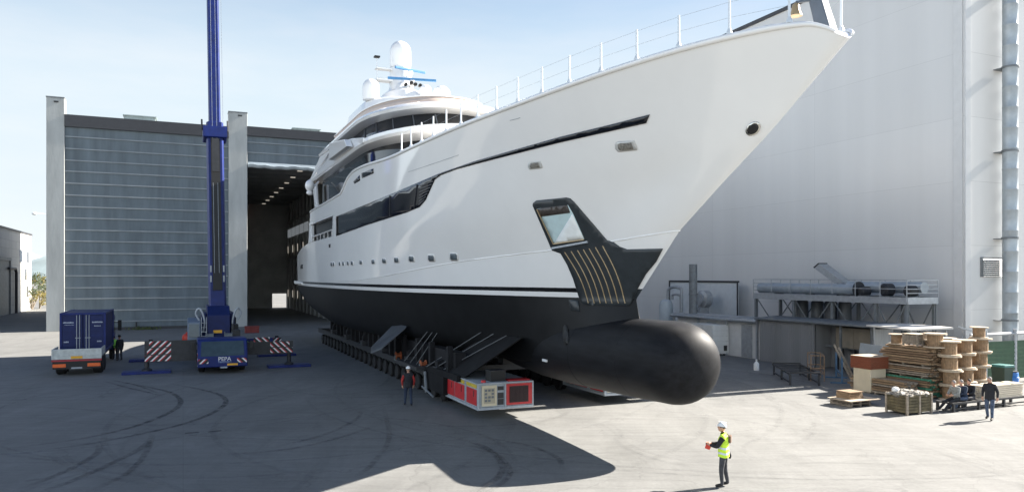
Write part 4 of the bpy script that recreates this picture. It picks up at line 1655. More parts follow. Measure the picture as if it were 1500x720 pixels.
# triangular plate and bright props beside the power pack
t = thing('prop_frame', 'dark triangular bracing frame with three bright diagonal props above the power pack', 'bracing', S(13.2, -3.2), TH, 'prop frames along the hull')
m = MB()
m.prism([(-.6, 3.2, 1.33), (-.6, -1.6, 1.6), (1.35, -3.2, 3.35), (1.5, 1.0, 3.2)], (.15, .1, 0))
m.bx(-.75, .4, .8, 3.8, .5, 1.33)
m.bx(-.72, -.55, -1.0, 3.6, 1.33, 1.6)
m.build('plate', M('flat black steel', (.012, .012, .013), .85, var=.3, spec=.2), t)
for k in range(3):
    m = MB()
    m.tube([(-.8 + k * .12, 3.2 - k * .85, 1.55), (.95 + k * .14, .4 - k * 1.15, 3.35)], .024, 6)
    m.build('prop', M('prop grey', (.10, .105, .11), .5, var=.2), t)
m = MB()
m.tube([(-.9, 2.9, .35), (-.85, 3.3, 1.3)], .07, 6)
m.tube([(-.9, 1.8, .3), (-.9, 3.6, .55)], .05, 6)
build_each(m, 'tow_arm', steelmid, t)
t = thing('prop_frame', 'slimmer pair of diagonal props on the hull behind the stabiliser fin', 'bracing', S(19.0, -3.7), TH, 'prop frames along the hull')
for k in range(3):
    m = MB()
    m.tube([(-.6 + k * .1, .6 - k * .8, 1.4), (.3 + k * .1, -.8 - k * .5, 3.1)], .02, 6)
    m.build('prop', MATS['prop grey'], t)
m = MB()
m.bx(-.7, .2, -2.2, 1.4, 1.33, 1.5)
m.build('plate', steeldark, t)
for i, (u, lb_) in enumerate(((22.0, 'small orange hose reel on the transporter by the stabiliser fin'), (17.3, 'small orange hose reel on the transporter nearest the power pack'))):
    t = thing('hose_reel', lb_, 'hose reel', S(u, -3.9, 1.3), TH, 'hose reels on the transporter')
    m = MB()
    m.lathe([(.05, -.16), (.22, -.15), (.22, -.12), (.12, -.11), (.12, .11), (.22, .12), (.22, .15), (.05, .16)], (0, 0, .26), (1, 0, 0), 14)
    m.build('reel', M('dull orange', (.28, .07, .02), .6, var=.2), t)
    m = MB()
    m.bx(-.2, .2, -.2, .2, 0, .04)
    m.bx(-.2, -.17, -.05, .05, .04, .3)
    m.bx(.17, .2, -.05, .05, .04, .3)
    m.build('stand', steelmid, t)

# ================================================================== CRANE
cr_ = thing('mobile_crane', 'dark blue mobile crane with raised boom and spread outriggers', 'crane', S(30.3, -12.6), TH)
WX = 1.42
m = MB()
m.bx(-WX, WX, .9, 15.0, .85, 1.35)
m.bx(-.9, .9, .4, 15.2, .5, .95)
m.build('chassis', bluedark, cr_, bevel=.03)
# driving cab, full width and low
m = MB()
m.loft([[(-WX, y, .45), (WX, y, .45), (WX, y, z1), (-WX, y, z1)] for y, z1 in ((0, 1.12), (.0, 1.13))] )
prof = [(0.0, .42), (0.0, 1.02), (.32, 2.02), (.5, 2.1), (2.2, 2.1), (2.2, .42)]
m = MB()
m.prism([(-WX, y, z) for y, z in prof], (2 * WX, 0, 0))
cab = m.build('cab', blue, cr_, bevel=.05)
m = MB()
m.prism([(-1.24, .016, 1.09), (1.24, .016, 1.09), (1.2, .29, 1.96), (-1.2, .29, 1.96)], (0, -.012, .004))
m.build('windscreen', M('windscreen', (.035, .06, .075), .1, var=.2), cab)
for sg in (-1, 1):
    m = MB()
    m.prism([(sg * (WX + .004), .3, 1.1), (sg * (WX + .004), .52, 1.92), (sg * (WX + .004), 1.7, 1.92), (sg * (WX + .004), 1.7, 1.1)], (sg * .01, 0, 0))
    m.build('side_window', MATS['windscreen'], cab)
    m = MB()
    m.bx(sg * 1.1 - .28, sg * 1.1 + .28, -.014, -.004, .66, .93)
    m.build('warning_panel', hazard if sg < 0 else hazardr, cab)
    m = MB()
    m.bar((sg * (WX), .3, 1.85), (sg * (WX + .25), .05, 1.85), .04)
    m.bx(sg * (WX + .25) - .1, sg * (WX + .25) + .1, .0, .07, 1.5, 1.95)
    m.build('mirror', dark, cab, bevel=.02)
m = MB()
m.bx(-WX - .012, -WX - .003, .05, .5, .5, 1.3)
m.build('side_warning_strip', hazard, cab)
m = MB()
m.bx(.25, .85, -.016, -.004, .50, .62)
m.build('number_plate', plateyellow, cab)
text_obj('PEPA', .34, plwhite, cab, (.1, -.012, .90), (R(90), 0, 0), name='company_lettering')
text_obj('TRASPORTI', .15, M('pale blue letters', (.3, .4, .6), .5, var=0), cab, (.1, -.012, .72), (R(90), 0, 0), name='small_lettering')
m = MB()
m.bx(-.15, .25, -.1, .02, .36, .44)
m.build('tow_eye', greylight, cab)
# wheels
for y in (1.75, 3.35, 7.0, 8.6, 11.6, 13.2):
    for sg in (-1, 1):
        m = MB()
        m.lathe([(.3, -.19), (.56, -.2), (.64, -.13), (.64, .13), (.56, .2), (.3, .19)], (sg * 1.18, y, .64), (1, 0, 0), 22)
        m.cur = 1
        m.lathe([(.0, -.16), (.28, -.17), (.3, -.19), (.3, .19), (.28, .17), (0, .16)], (sg * 1.18, y, .64), (1, 0, 0), 16)
        m.build('wheel', [rubber, steelmid], cr_, smooth=40)
# outriggers: (y, side)
for (y, sg, pl, pz) in ((2.15, -1, 4.25, 0), (2.15, 1, 4.15, 0), (9.6, -1, 4.3, 0), (9.6, 1, 4.2, 0)):
    m = MB()
    m.bx(min(sg * 1.0, sg * pl), max(sg * 1.0, sg * pl), y - .22, y + .22, .98, 1.36)
    be = m.build('outrigger_beam', blue, cr_, bevel=.02)
    m = MB()
    m.cyl((sg * pl, y, .17), (sg * pl, y, 1.5), .13, n=14)
    m.lathe([(.3, .16), (.3, .24), (.14, .34)], (sg * pl, y, 0), n=16)
    m.build('jack', steeldark, be)
    m = MB()
    m.bx(sg * pl - 1.35, sg * pl + 1.35, y - .55, y + .55, 0, .16)
    m.build('pad', blue, be, bevel=.02)
    if y < 5:
        m = MB()
        if sg < 0:
            for zz, xo in ((.74, 0), (1.17, .12), (1.60, .24)):
                m.bx(-pl - .1 + xo, -pl + 1.35, y - .29, y - .25, zz, zz + .36)
        else:
            for zz, xo in ((.98, 0), (1.36, .2)):
                m.bx(pl - 1.2, pl + .2 - xo, y - .29, y - .25, zz, zz + .32)
            m.bx(pl - 2.2, pl - 1.22, y - .1, y - .06, 1.62, 1.98)
        m.build('hazard_board', hazard if sg < 0 else hazardr, be)
        m = MB()
        m.bx(1.45 if sg > 0 else -pl - .12, pl + .22 if sg > 0 else -1.45, y - .25, y - .222, .70 if sg < 0 else .9, 1.98 if sg < 0 else 1.72)
        m.build('board_backing', steeldark, be)
    else:
        m = MB()
        m.bx(sg * pl - .3, sg * pl + .3, y - .27, y - .224, 1.1, 1.36)
        m.build('hazard_board', hazard, be)
# turntable, superstructure
m = MB()
m.lathe([(1.1, 1.35), (1.15, 1.5), (1.1, 1.62)], (0, 7.8, 0), n=28)
m.build('turntable', steeldark, cr_)
m = MB()
m.bx(-1.15, 1.15, 5.6, 10.6, 1.62, 2.0)
m.bx(-1.05, -.75, 6.2, 10.0, 2.0, 3.4)
m.bx(.75, 1.05, 6.2, 10.0, 2.0, 3.4)
m.prism([(-.72, 5.6, 2.0), (-.72, 5.6, 3.3), (-.72, 6.4, 3.9), (-.72, 9.5, 3.9), (-.72, 10.2, 2.0)], (1.44, 0, 0))
sup = m.build('superstructure', bluedark, cr_, bevel=.04)
m = MB()
m.bx(-1.4, 1.4, 10.6, 12.6, 1.5, 2.9)
m.build('counterweight', steeldark, sup, bevel=.05)
m = MB()
m.bx(-.35, .2, 5.56, 5.6, 2.1, 2.3)
m.build('number_plate', plateyellow, sup)
m = MB()
m.loft([[(-1.95, 5.2, 1.55), (-1.15, 5.2, 1.55), (-1.15, 5.35, 2.9), (-1.95, 5.35, 2.9)], [(-1.95, 7.2, 1.55), (-1.15, 7.2, 1.55), (-1.15, 7.2, 3.1), (-1.95, 7.2, 3.1)]])
oc = m.build('operator_cab', M('cab grey blue', (.10, .14, .20), .4, var=.15), sup, bevel=.04)
m = MB()
m.prism([(-1.85, 5.2, 1.9), (-1.25, 5.2, 1.9), (-1.25, 5.32, 2.75), (-1.85, 5.32, 2.75)], (0, -.02, 0))
m.build('pane', MATS['windscreen'], oc)
m = MB()
for k in range(6):
    m.bx(-1.12, -.78, 5.3 - k * .0, 5.36, 1.3 + k * .3, 1.34 + k * .3)
for x in (-1.12, -.8):
    m.bx(x, x + .04, 5.28, 5.32, 1.2, 3.2)
m.build('ladder', greylight, sup)
m = MB()
m.bx(.78, 1.35, 5.3, 6.3, 1.7, 2.3)
m.bx(.85, 1.3, 6.4, 7.6, 1.7, 2.6)
m.cyl((.9, 5.6, 2.3), (.9, 5.6, 2.7), .12, n=10)
m.build('hydraulic_tank', steeldark, sup, bevel=.03)
m = MB()
for y in (2.6, 4.2):
    m.bx(-1.3, 1.3, y, y + 1.2, 1.36, 1.44)
for k in range(9):
    m.bx(-1.0 + k * .25, -.95 + k * .25, 4.6, 5.4, 1.45, 1.75)
m.bx(-1.35, -.9, 2.5, 4.9, 1.45, 1.95)
m.bx(.95, 1.35, 2.5, 4.9, 1.45, 1.8)
m.build('deck_gear', steeldark, cr_, bevel=.02)
# light hoses and winch drums beside the boom foot
for sg, x in ((-1, -.98), (1, .98)):
    m = MB()
    pts = spline([(x, 5.9, 2.2), (x - .1 * sg, 5.8, 2.9), (x + .1 * sg, 5.8, 3.6), (x + .3 * sg, 5.9, 3.75), (x + .45 * sg, 6, 3.4), (x + .2 * sg, 6, 2.9)], 24)
    m.tube(pts, .065, 8)
    m.build('hydraulic_hose', greylight, sup, smooth=60)
    m = MB()
    m.lathe([(.3, -.25), (.3, -.2), (.2, -.19), (.2, .19), (.3, .2), (.3, .25)], (x * .6, 5.45, 1.9), (1, 0, 0), 16)
    m.build('winch_drum', steelmid, sup)
# boom
bd = Vector((-.010, .13, 1.0)).normalized()
b0 = Vector((0.0, 7.5, 3.1))
side = Vector((1, 0, 0))
side = (side - bd * side.dot(bd)).normalized()
fwd = bd.cross(side)


def boom_section(t0, t1, hw, hd, name, mat, parent, extra=None):
    m = MB()
    rings = []
    for t in (t0, t1):
        c = b0 + bd * t
        rings.append([c + side * (hw * a) + fwd * (hd * b) for a, b in ((-1, -.6), (-.8, -1), (.8, -1), (1, -.6), (1, .5), (.7, .95), (.3, 1.1), (-.3, 1.1), (-.7, .95), (-1, .5))])
    m.loft(rings)
    return m.build(name, mat, parent, bevel=.02)


bm_ = boom_section(-.6, 13.9, .57, .60, 'boom', blue, cr_)
m = MB()
for s_ in (-1, 1):
    p0, p1 = b0 + bd * 3.6, b0 + bd * 13.5
m.loft([[b0 + bd * t + side * (.30 * a) + fwd * (-.69 + b * .03) for a, b in ((-1, -1), (1, -1), (1, 1), (-1, 1))] for t in (1.8, 12.65)])
m.build('boom_recess', dark, bm_)
m = MB()
for t in (2.6, 3.3):
    for a in (-.42, .42):
        c = b0 + bd * t + side * a - fwd * .66
        m.boxm(Matrix.Translation(c), .1, .05, .45)
m.build('bracket', greylight, bm_)
m = MB()
m.loft([[b0 + bd * t + side * (hw * a) + fwd * (hw * b) for a, b in ((-1, -1), (1, -1), (1, 1), (-1, 1))] for t, hw in ((12.7, .72), (12.75, .80), (13.5, .80), (13.55, .66))])
m.build('boom_collar', blue, bm_)
m = MB()
for a in (-.86, .86):
    m.cyl(b0 + bd * 13.3 + side * a - fwd * .3, b0 + bd * 14.1 + side * a - fwd * .3, .06, n=8)
m.loft([[b0 + bd * t + side * (.24 * a) + fwd * (-.82 + b * .012) for a, b in ((-1, -1), (1, -1), (1, 1), (-1, 1))] for t in (10.2, 12.6)])
m.build('collar_fittings', steeldark, bm_)
boom_section(13.6, 26.0, .40, .44, 'boom_extension', blue, bm_)
boom_section(26.0, 34.0, .34, .38, 'boom_extension', blue, bm_)
m = MB()
for a in (-.18, .12):
    m.tube([b0 + bd * 3 + side * a - fwd * .75, b0 + bd * 34 + side * a - fwd * .55], .016, 4)
m.tube([b0 + bd * 13.4 + side * .55 - fwd * .3, b0 + bd * 34 + side * .55 - fwd * .3], .02, 4)
m.build('hoist_rope', greylight, bm_)
m = MB()
m.cyl((0, 9.6, 2.2), tuple(b0 + bd * 6.0 + fwd * .75), .24, .18, 14)
m.build('luffing_cylinder', bluedark, cr_)
t = thing('fuel_canister', 'bright red canister standing on the crane deck beside its cab', 'canister', S(30.3 + 6.5, -12.6 - 1.95, 1.36), TH)
m = MB()
m.lathe([(.3, 0), (.33, .05), (.33, .5), (.28, .62), (.1, .72), (.1, .8), (0, .81)], n=16)
m.build('body', plred, t, smooth=50)
m = MB()
m.lathe([(.11, 0), (.16, .06), (.12, .42), (0, .46)], (0.25, .25, .7), n=12)
m.build('cap', plred, t, smooth=50)
t = thing('toolbox', 'dull red tool chest on the ground right of the crane', 'toolbox', G(369, 487), TH)
m = MB()
m.bx(-.7, .7, -.4, .4, 0, .55)
m.build('chest', M('dull red', (.20, .035, .03), .6, var=.25), t, bevel=.03)
m = MB()
m.bx(-.72, .72, -.42, .42, .55, .72)
m.tube([(-.3, -.43, .4), (-.3, -.5, .42), (.3, -.5, .42), (.3, -.43, .4)], .02, 6)
m.build('lid', M('dull red', (.20, .035, .03)), t, bevel=.03)

# ================================================================== FLATBED TRUCK + CONTAINER
tr = thing('flatbed_truck', 'truck seen from behind with white tailgate and orange tail lamps', 'truck', S(32.6, -20.6), TH)
m = MB()
m.bx(-.45, .45, .2, 11.5, .7, 1.0)
m.bx(-1.25, 1.25, .1, 7.6, 1.0, 1.15)
m.build('bed', steeldark, tr, bevel=.02)
m = MB()
m.bx(-1.3, 1.3, 0, .08, 1.02, 1.62)
m.bx(-1.3, -1.2, -.03, 0, 1.02, 1.62)
m.bx(1.2, 1.3, -.03, 0, 1.02, 1.62)
m.bx(-1.3, 1.3, -.025, 0, 1.52, 1.60)
m.bx(-1.3, 1.3, -.02, 0, 1.22, 1.27)
m.build('tailgate', M('tailgate white', (.50, .52, .50), .5, var=.2, scale=4), tr, bevel=.015)
m = MB()
for sg in (-1, 1):
    m.bx(sg * 1.27 - .03, sg * 1.27 + .03, .1, 2.3, 1.15, 1.62)
build_each(m, 'side_board', MATS['tailgate white'], tr)
m = MB()
m.bx(-1.3, 1.3, -.04, .06, .90, 1.0)
m.build('bumper_strip', M('red strip', (.36, .03, .04), .5, var=.15), tr)
for sg in (-1, 1):
    m = MB()
    m.bx(sg * .9 - .34, sg * .9 + .34, -.05, .05, .56, .76)
    m.build('tail_lamp', lampor, tr, bevel=.01)
m = MB()
m.bx(-1.25, 1.25, .0, .12, .45, .9)
m.build('bumper', dark, tr)
m = MB()
m.bx(-.3, .3, -.045, -.02, 1.06, 1.2)
m.build('number_plate', plateyellow, tr)
m = MB()
m.bx(-.28, .28, -.03, 0.0, .46, .54)
m.build('lower_plate', greylight, tr)
for y in (1.6, 2.9, 9.9):
    for sg in (-1, 1):
        m = MB()
        wd = .26 if y < 5 else .16
        m.lathe([(.28, -wd), (.46, -wd), (.52, -wd + .06), (.52, wd - .06), (.46, wd), (.28, wd)], (sg * (1.25 - wd), y, .52), (1, 0, 0), 20)
        m.cur = 1
        m.lathe([(0, -wd + .05), (.27, -wd + .03), (.27, wd - .03), (0, wd - .05)], (sg * (1.25 - wd), y, .52), (1, 0, 0), 14)
        m.build('wheel', [rubber, steelmid], tr, smooth=40)
m = MB()
m.prism([(-1.22, 8.9, .75), (-1.22, 8.9, 3.1), (-1.22, 10.6, 3.15), (-1.22, 11.1, 2.0), (-1.22, 11.15, .6)], (2.44, 0, 0))
cb_ = m.build('cab', blue, tr, bevel=.06)
for sg in (-1, 1):
    m = MB()
    m.bx(sg * 1.55 - .12, sg * 1.55 + .12, 10.4, 10.5, 2.0, 2.75)
    m.bar((sg * 1.2, 10.5, 2.6), (sg * 1.5, 10.45, 2.6), .05)
    m.build('mirror', dark, cb_, bevel=.02)
    m = MB()
    m.prism([(sg * 1.224, 9.6, 1.9), (sg * 1.224, 9.6, 2.8), (sg * 1.224, 10.5, 2.8), (sg * 1.224, 10.85, 1.9)], (sg * .008, 0, 0))
    m.build('side_window', glass, cb_)
# container rests on the bed
ct = thing('shipping_container', 'dark blue shipping container standing on the truck bed', 'container', S(32.6 + 2.5, -20.6 + .05, 1.155), TH)
cw, chh, cl_ = 1.2, 2.5, 6.0
m = MB()
def corr(axis):
    pass
for sg in (-1, 1):                                     # corrugated long sides
    rings = []
    n = 46
    for k in range(n + 1):
        y = .12 + (cl_ - .24) * k / n
        x = sg * (cw - (.045 if (k // 2) % 2 else .005))
        rings.append([(x, y, .14), (x, y, chh - .12), (x - sg * .03, y, chh - .12), (x - sg * .03, y, .14)])
    m.loft(rings)
m.bx(-cw + .02, cw - .02, .1, cl_ - .1, chh - .1, chh - .03)
m.bx(-cw + .02, cw - .02, .1, cl_ - .1, .02, .14)
m.bx(-cw + .08, cw - .08, cl_ - .1, cl_ - .03, .1, chh - .1)
m.build('body', bluedark, ct)
m = MB()
for sg in (-1, 1):
    for y in (0, cl_ - .13):
        m.bx(sg * cw - .065, sg * cw + .065, y, y + .13, 0, chh)
    m.bx(sg * cw - .05, sg * cw + .05, .13, cl_ - .13, chh - .12, chh)
    m.bx(sg * cw - .05, sg * cw + .05, .13, cl_ - .13, 0, .14)
m.bx(-cw, cw, 0, .12, chh - .14, chh)
m.bx(-cw, cw, 0, .12, 0, .12)
m.build('frame', blue, ct, bevel=.015)
for sg in (-1, 1):
    m = MB()
    m.bx(min(sg * .02, sg * 1.13), max(sg * .02, sg * 1.13), .04, .08, .13, chh - .15)
    for k in range(4):
        z = .4 + k * .5
        m.bx(min(sg * .42, sg * 1.1), max(sg * .42, sg * 1.1), .025, .04, z, z + .2)
    dr = m.build('door', bluedark, ct, bevel=.008)
    m = MB()
    for x in (.18, .34):
        m.cyl((sg * x, .0, .12), (sg * x, .0, chh - .14), .022, n=8)
    build_each(m, 'lock_bar', greylight, dr)
    m = MB()
    m.bx(min(sg * .12, sg * .42), max(sg * .12, sg * .42), -.03, -.005, .92, .96)
    m.build('door_handle', greylight, dr)
    rr = random.Random(5 + sg)
    for (xa, xb, z, h_) in ((.5, 1.06, 1.86, .09), (.62, 1.0, 1.64, .06) if sg > 0 else (.5, 1.0, 1.74, .03), (.78, 1.02, .66, .09)):
        m = MB()
        x = xa
        while x < xb - .03:
            ww = rr.uniform(.03, .06)
            m.bx(min(sg * x, sg * (x + ww)), max(sg * x, sg * (x + ww)), .018, .024, z, z + h_ * rr.uniform(.7, 1))
            x += ww + .015
        m.build('worn_lettering', M('faded white letters', (.42, .46, .55), .6, var=.2), dr)

# ================================================================== SHEDS AND PLANT ALONG THE HALL WALL
sh = thing('open_shed', 'low open-fronted grey metal shed along the hall wall', 'shed', S(13.4, 22.5), TH)
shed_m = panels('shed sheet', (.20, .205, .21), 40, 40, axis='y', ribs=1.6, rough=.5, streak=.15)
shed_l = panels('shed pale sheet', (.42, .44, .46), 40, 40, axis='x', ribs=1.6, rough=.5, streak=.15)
m = MB()
m.bx(0, .08, 4.8, 9.3, 0, 2.85)
m.bx(0, .12, 9.3, 9.55, 0, 2.9)
m.bx(0, .12, 4.6, 4.78, 0, 2.9)
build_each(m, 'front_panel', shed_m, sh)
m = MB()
m.bx(1.65, 1.72, 0, 9.5, 0, 2.9)
m.bx(.1, 1.65, 9.5, 9.6, 0, 2.9)
m.bx(.3, 1.6, 4.7, 4.75, 0, 2.8)
m.build('back_wall', shed_m, sh)
m = MB()
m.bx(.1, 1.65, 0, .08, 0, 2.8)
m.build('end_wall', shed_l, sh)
m = MB()
m.prism([(-.3, -.2, 2.9), (-.3, -.2, 3.0), (1.8, -.2, 3.12), (1.8, -.2, 3.02)], (0, 10.0, 0))
m.build('roof', steelmid, sh)
m = MB()
for y in (.1, 2.4):
    m.bx(-.02, .1, y, y + .12, 0, 2.88)
m.bx(1.0, 1.1, .1, 4.6, 1.35, 1.5)
build_each(m, 'post', steelmid, sh)
t = thing('storage_cupboard', 'brown board cupboard standing inside the open shed', 'cupboard', S(14.2, 23.45), TH)
m = MB()
m.bx(0, .6, 0, 2.9, 1.4, 2.7)
m.build('body', M('brown board', (.22, .19, .15), .7, var=.15), t, bevel=.02)
m = MB()
m.bx(-.03, -.001, .05, 1.42, 1.45, 2.65)
m.bx(-.03, -.001, 1.48, 2.85, 1.45, 2.65)
m.build('door', M('brown door board', (.25, .22, .175), .7, var=.15), t)
m = MB()
for y in (.05, 1.4, 2.75):
    m.bx(.05, .15, y, y + .1, 0, 1.4)
    m.bx(.45, .55, y, y + .1, 0, 1.4)
build_each(m, 'leg', steeldark, t)

# low flat white annexe running on to the left
an = thing('low_annexe', 'low white annexe with flat roof left of the open shed', 'annexe', S(23.2, 22.6), TH)
m = MB()
m.bx(.25, 1.9, .05, 9.8, 0, 2.75)
m.build('wall', M('annexe white', (.60, .60, .59), .6, var=.08), an)
m = MB()
m.bx(-.1, 2.0, 0, 10.2, 2.76, 2.9)
m.cyl((-.15, 0, 2.72), (-.15, 10.2, 2.72), .13, n=10)
m.build('roof', steel, an)
m = MB()
for y in (.1, 3.4, 6.8, 10.0):
    m.bx(-.05, .1, y, y + .12, 0, 2.76)
build_each(m, 'post', steel, an)
for y, nm in ((.9, 'door'), (4.9, 'louvre_panel')):
    m = MB()
    m.bx(.19, .247, y, y + 1.1, .05, 2.4)
    if nm == 'louvre_panel':
        m.cur = 1
        for k in range(5):
            for j in range(3):
                m.bx(.16, .19, y + .15 + j * .3, y + .32 + j * .3, .3 + k * .42, .5 + k * .42)
    m.build(nm, [steel, steeldark], an)
cab_ = thing('compressor_cabinet', 'white compressor cabinet just behind the tip of the bulb', 'cabinet', S(26.6, 21.3), TH)
m = MB()
m.bx(0, 1.5, 0, 2.5, .12, 2.3)
m.build('housing', M('cabinet white', (.62, .62, .60), .5, var=.08), cab_, bevel=.03)
m = MB()
for k in range(5):
    m.bx(.08, 1.42, -.03, -.002, .3 + k * .4, .62 + k * .4)
m.bx(-.03, -.002, .1, 1.2, .2, 2.2)
m.bx(-.03, -.002, 1.3, 2.4, .2, 2.2)
m.build('door', M('cabinet door white', (.66, .66, .64), .45, var=.06), cab_, bevel=.01)
m = MB()
m.bx(.1, .3, .1, .3, 0, .12)
m.bx(1.2, 1.4, .1, .3, 0, .12)
m.bx(.1, .3, 2.2, 2.4, 0, .12)
m.bx(1.2, 1.4, 2.2, 2.4, 0, .12)
build_each(m, 'foot', dark, cab_)
m = MB()
m.bx(1.0, 1.3, -.05, -.031, .35, .75)
m.build('warning_plate', dark, cab_)
# framed plant bay with tank, pipes and chimney
pb = thing('plant_enclosure', 'pale framed plant enclosure with dark top rail beyond the bulb', 'enclosure', S(31.0, 23.8), TH)
m = MB()
m.bx(3.6, 3.7, 0, 9.5, 0, 5.4)
m.build('back_panel', M('plant panel', (.55, .58, .60), .5, var=.06), pb)
m = MB()
m.bx(3.5, 3.72, -.05, 9.55, 5.4, 5.56)
m.bx(3.5, 3.6, -.05, .03, 0, 5.4)
m.bx(3.5, 3.6, 9.47, 9.55, 0, 5.4)
m.build('frame', fascia, pb)
t = thing('chimney_flue', 'tall grey flue pipe rising in front of the plant enclosure', 'flue', S(31.7, 23.4), TH)
m = MB()
m.lathe([(.33, 0), (.33, 4.4), (.36, 4.42), (.36, 4.55), (.33, 4.57), (.33, 6.9), (.3, 6.92), (.3, 6.6)], n=20)
m.build('pipe', steelmid, t, smooth=40)
m = MB()
m.lathe([(.5, 0), (.5, .1), (.34, .12)], n=20)
m.build('base', steeldark, t)
t = thing('pressure_tank', 'pale upright pressure tank beside the stem of the bulb', 'tank', S(36.6, 24.2), TH)
m = MB()
m.lathe([(.3, .25), (.55, .4), (.6, .6), (.6, 3.4), (.5, 3.75), (.2, 3.9), (0, 3.92)], n=22)
m.build('vessel', M('tank paint', (.42, .47, .50), .45, var=.1), t, smooth=40)
m = MB()
for k in range(3):
    a = k * 2.1
    m.cyl((.4 * math.cos(a), .4 * math.sin(a), 0), (.4 * math.cos(a), .4 * math.sin(a), .5), .06, n=8)
build_each(m, 'leg', steeldark, t)
t = thing('pipe_loop', 'dark looped pipework over the pale pressure tank', 'pipework', S(36.0, 24.6), TH)
m = MB()
m.tube(spline([(0, .9, 0), (0, .9, 4.2), (0, .7, 4.8), (0, 0, 5.0), (0, -.9, 4.9), (0, -1.1, 4.4), (0, -1.1, 0)], 40), .13, 8)
m.tube(spline([(.2, .5, 3.9), (.2, .4, 4.3), (.2, -.5, 4.3), (.2, -.7, 3.9), (.2, -.7, 0)], 30), .11, 8)
m.build('pipe', steel, t, smooth=60)
t = thing('fan_housing', 'round fan housing on the panel left of the grey flue', 'fan', S(33.7, 25.6), TH)
m = MB()
m.lathe([(.3, 0), (.75, .1), (.75, .7), (.5, .8), (.5, 1.0)], (0.9, 0, 4.0), (-1, 0, 0), 24)
m.bx(-.1, .9, -.12, .12, 0, 3.3)
m.build('drum', steel, t, smooth=40)
t = thing('step_ladder', 'thin leaning ladder between the tank and the fan housing', 'ladder', S(35.0, 25.2), TH)
m = MB()
for y in (-.22, .22):
    m.bar((0, y, 0), (1.6, y * .8, 4.6), .05)
for k in range(12):
    f_ = (k + .7) / 12.5
    m.bar((1.6 * f_, -.2, 4.6 * f_), (1.6 * f_, .2, 4.6 * f_), .035)
m.build('rails', steelmid, t)

# steel platform with ducts
pf = thing('steel_platform', 'raised steel platform on braced legs along the white hall', 'platform', S(12.6, 24.3), TH)
PL, PW, PZ = 13.0, 2.6, 4.55
m = MB()
m.bx(0, PW, 0, PL, PZ, PZ + .06)
m.bx(-.06, 0, 0, PL, PZ - .28, PZ + .12)
m.bx(PW, PW + .06, 0, PL, PZ - .28, PZ + .12)
m.bx(0, PW, -.06, 0, PZ - .28, PZ + .12)
m.bx(0, PW, PL, PL + .06, PZ - .28, PZ + .12)
m.build('deck', steel, pf)
ys = [0.05, 2.2, 5.6, 9.0, 12.8]
for y in ys:
    for x in (.05, PW - .2):
        m = MB()
        m.bx(x, x + .05, y, y + .18, 0, PZ - .001)
        m.bx(x + .13, x + .18, y, y + .18, 0, PZ - .001)
        m.bx(x + .05, x + .13, y + .07, y + .11, 0, PZ - .001)
        m.build('leg', steelmid, pf)
m = MB()
for (ya, yb) in ((.2, 2.2), (2.4, 5.6), (5.8, 9.0), (9.2, 12.8)):
    for x in (.1, PW - .1):
        m.bar((x, ya, .5), (x, yb, PZ - .2), .06)
        m.bar((x + .05, yb, .5), (x + .05, ya, PZ - .2), .06)
m.build('brace', steelmid, pf)
m = MB()
for x in (-.03, PW + .03):
    for k in range(8):
        y = k * PL / 7
        m.bx(x - .02, x + .02, y - .02, y + .02, PZ + .1, PZ + 1.15)
    for z in (.6, 1.13):
        m.bx(x - .018, x + .018, 0, PL, PZ + z, PZ + z + .04)
for y in (-.03, PL + .03):
    for z in (.35, .6, .85, 1.13):
        m.bx(0, PW, y - .018, y + .018, PZ + z, PZ + z + .04)
m.build('guard_rail', steel, pf)
t = thing('air_duct', 'long pale round air duct lying along the steel platform', 'duct', S(11.4 + 5.6, 24.3 + 1.0, PZ + .06), TH, 'air ducts on the platform')
m = MB()
pr_ = []
y = 0
while y < 7.8:
    pr_ += [(.36, y), (.36, y + 1.42), (.385, y + 1.43), (.385, y + 1.48)]
    y += 1.5
m.lathe(pr_, (0, 0, .46), (0, 1, 0), 20)
m.build('pipe', MATS['duct zinc'], t, smooth=40)
m = MB()
m.lathe([(.2, 0), (.52, .02), (.52, .12), (.42, .14)], (0, -.12, .46), (0, 1, 0), 20)
m.build('flange', steeldark, t)
m = MB()
for yy in (1, 4, 7):
    m.bx(-.4, .4, yy, yy + .1, 0, .12)
build_each(m, 'saddle', steelmid, t)
t = thing('air_duct', 'second shorter air duct behind on the platform, right half', 'duct', S(11.4 + 1.6, 24.3 + 2.0, PZ + .06), TH, 'air ducts on the platform')
m = MB()
m.lathe([(.36, 0), (.36, 5.5), (.39, 5.52), (.39, 5.6)], (0, 0, .62), (0, 1, 0), 20)
m.build('pipe', MATS['duct zinc'], t, smooth=40)
m = MB()
for yy in (.6, 4.6):
    m.bx(-.3, .3, yy, yy + .1, 0, .28)
build_each(m, 'saddle', steelmid, t)
for i, (u_, v_, r_, lb_) in enumerate(((1.9, 1.2, .34, 'dark fan motor on the platform nearest its right end'), (3.4, 1.0, .40, 'dark fan motor on the platform, tallest of the three'), (5.0, .9, .30, 'dark fan motor on the platform beside the long duct end'))):
    t = thing('fan_motor', lb_, 'fan motor', S(11.4 + u_, 24.3 + v_, PZ + .06), TH, 'fan motors on the platform')
    m = MB()
    m.lathe([(.1, -.3), (r_, -.28), (r_, .25), (r_ * .7, .35)], (0, 0, r_ + .08), (-1, 0.2, 0), 18)
    m.build('housing', steeldark, t, smooth=40)
    m = MB()
    m.bx(-.25, .25, -.3, .3, 0, .1)
    m.build('foot', steelmid, t)
t = thing('discharge_chute', 'tilted rectangular chute rising from the middle of the steel platform', 'chute', S(11.4 + 7.2, 24.3 + 2.0, PZ + .9), TH)
m = MB()
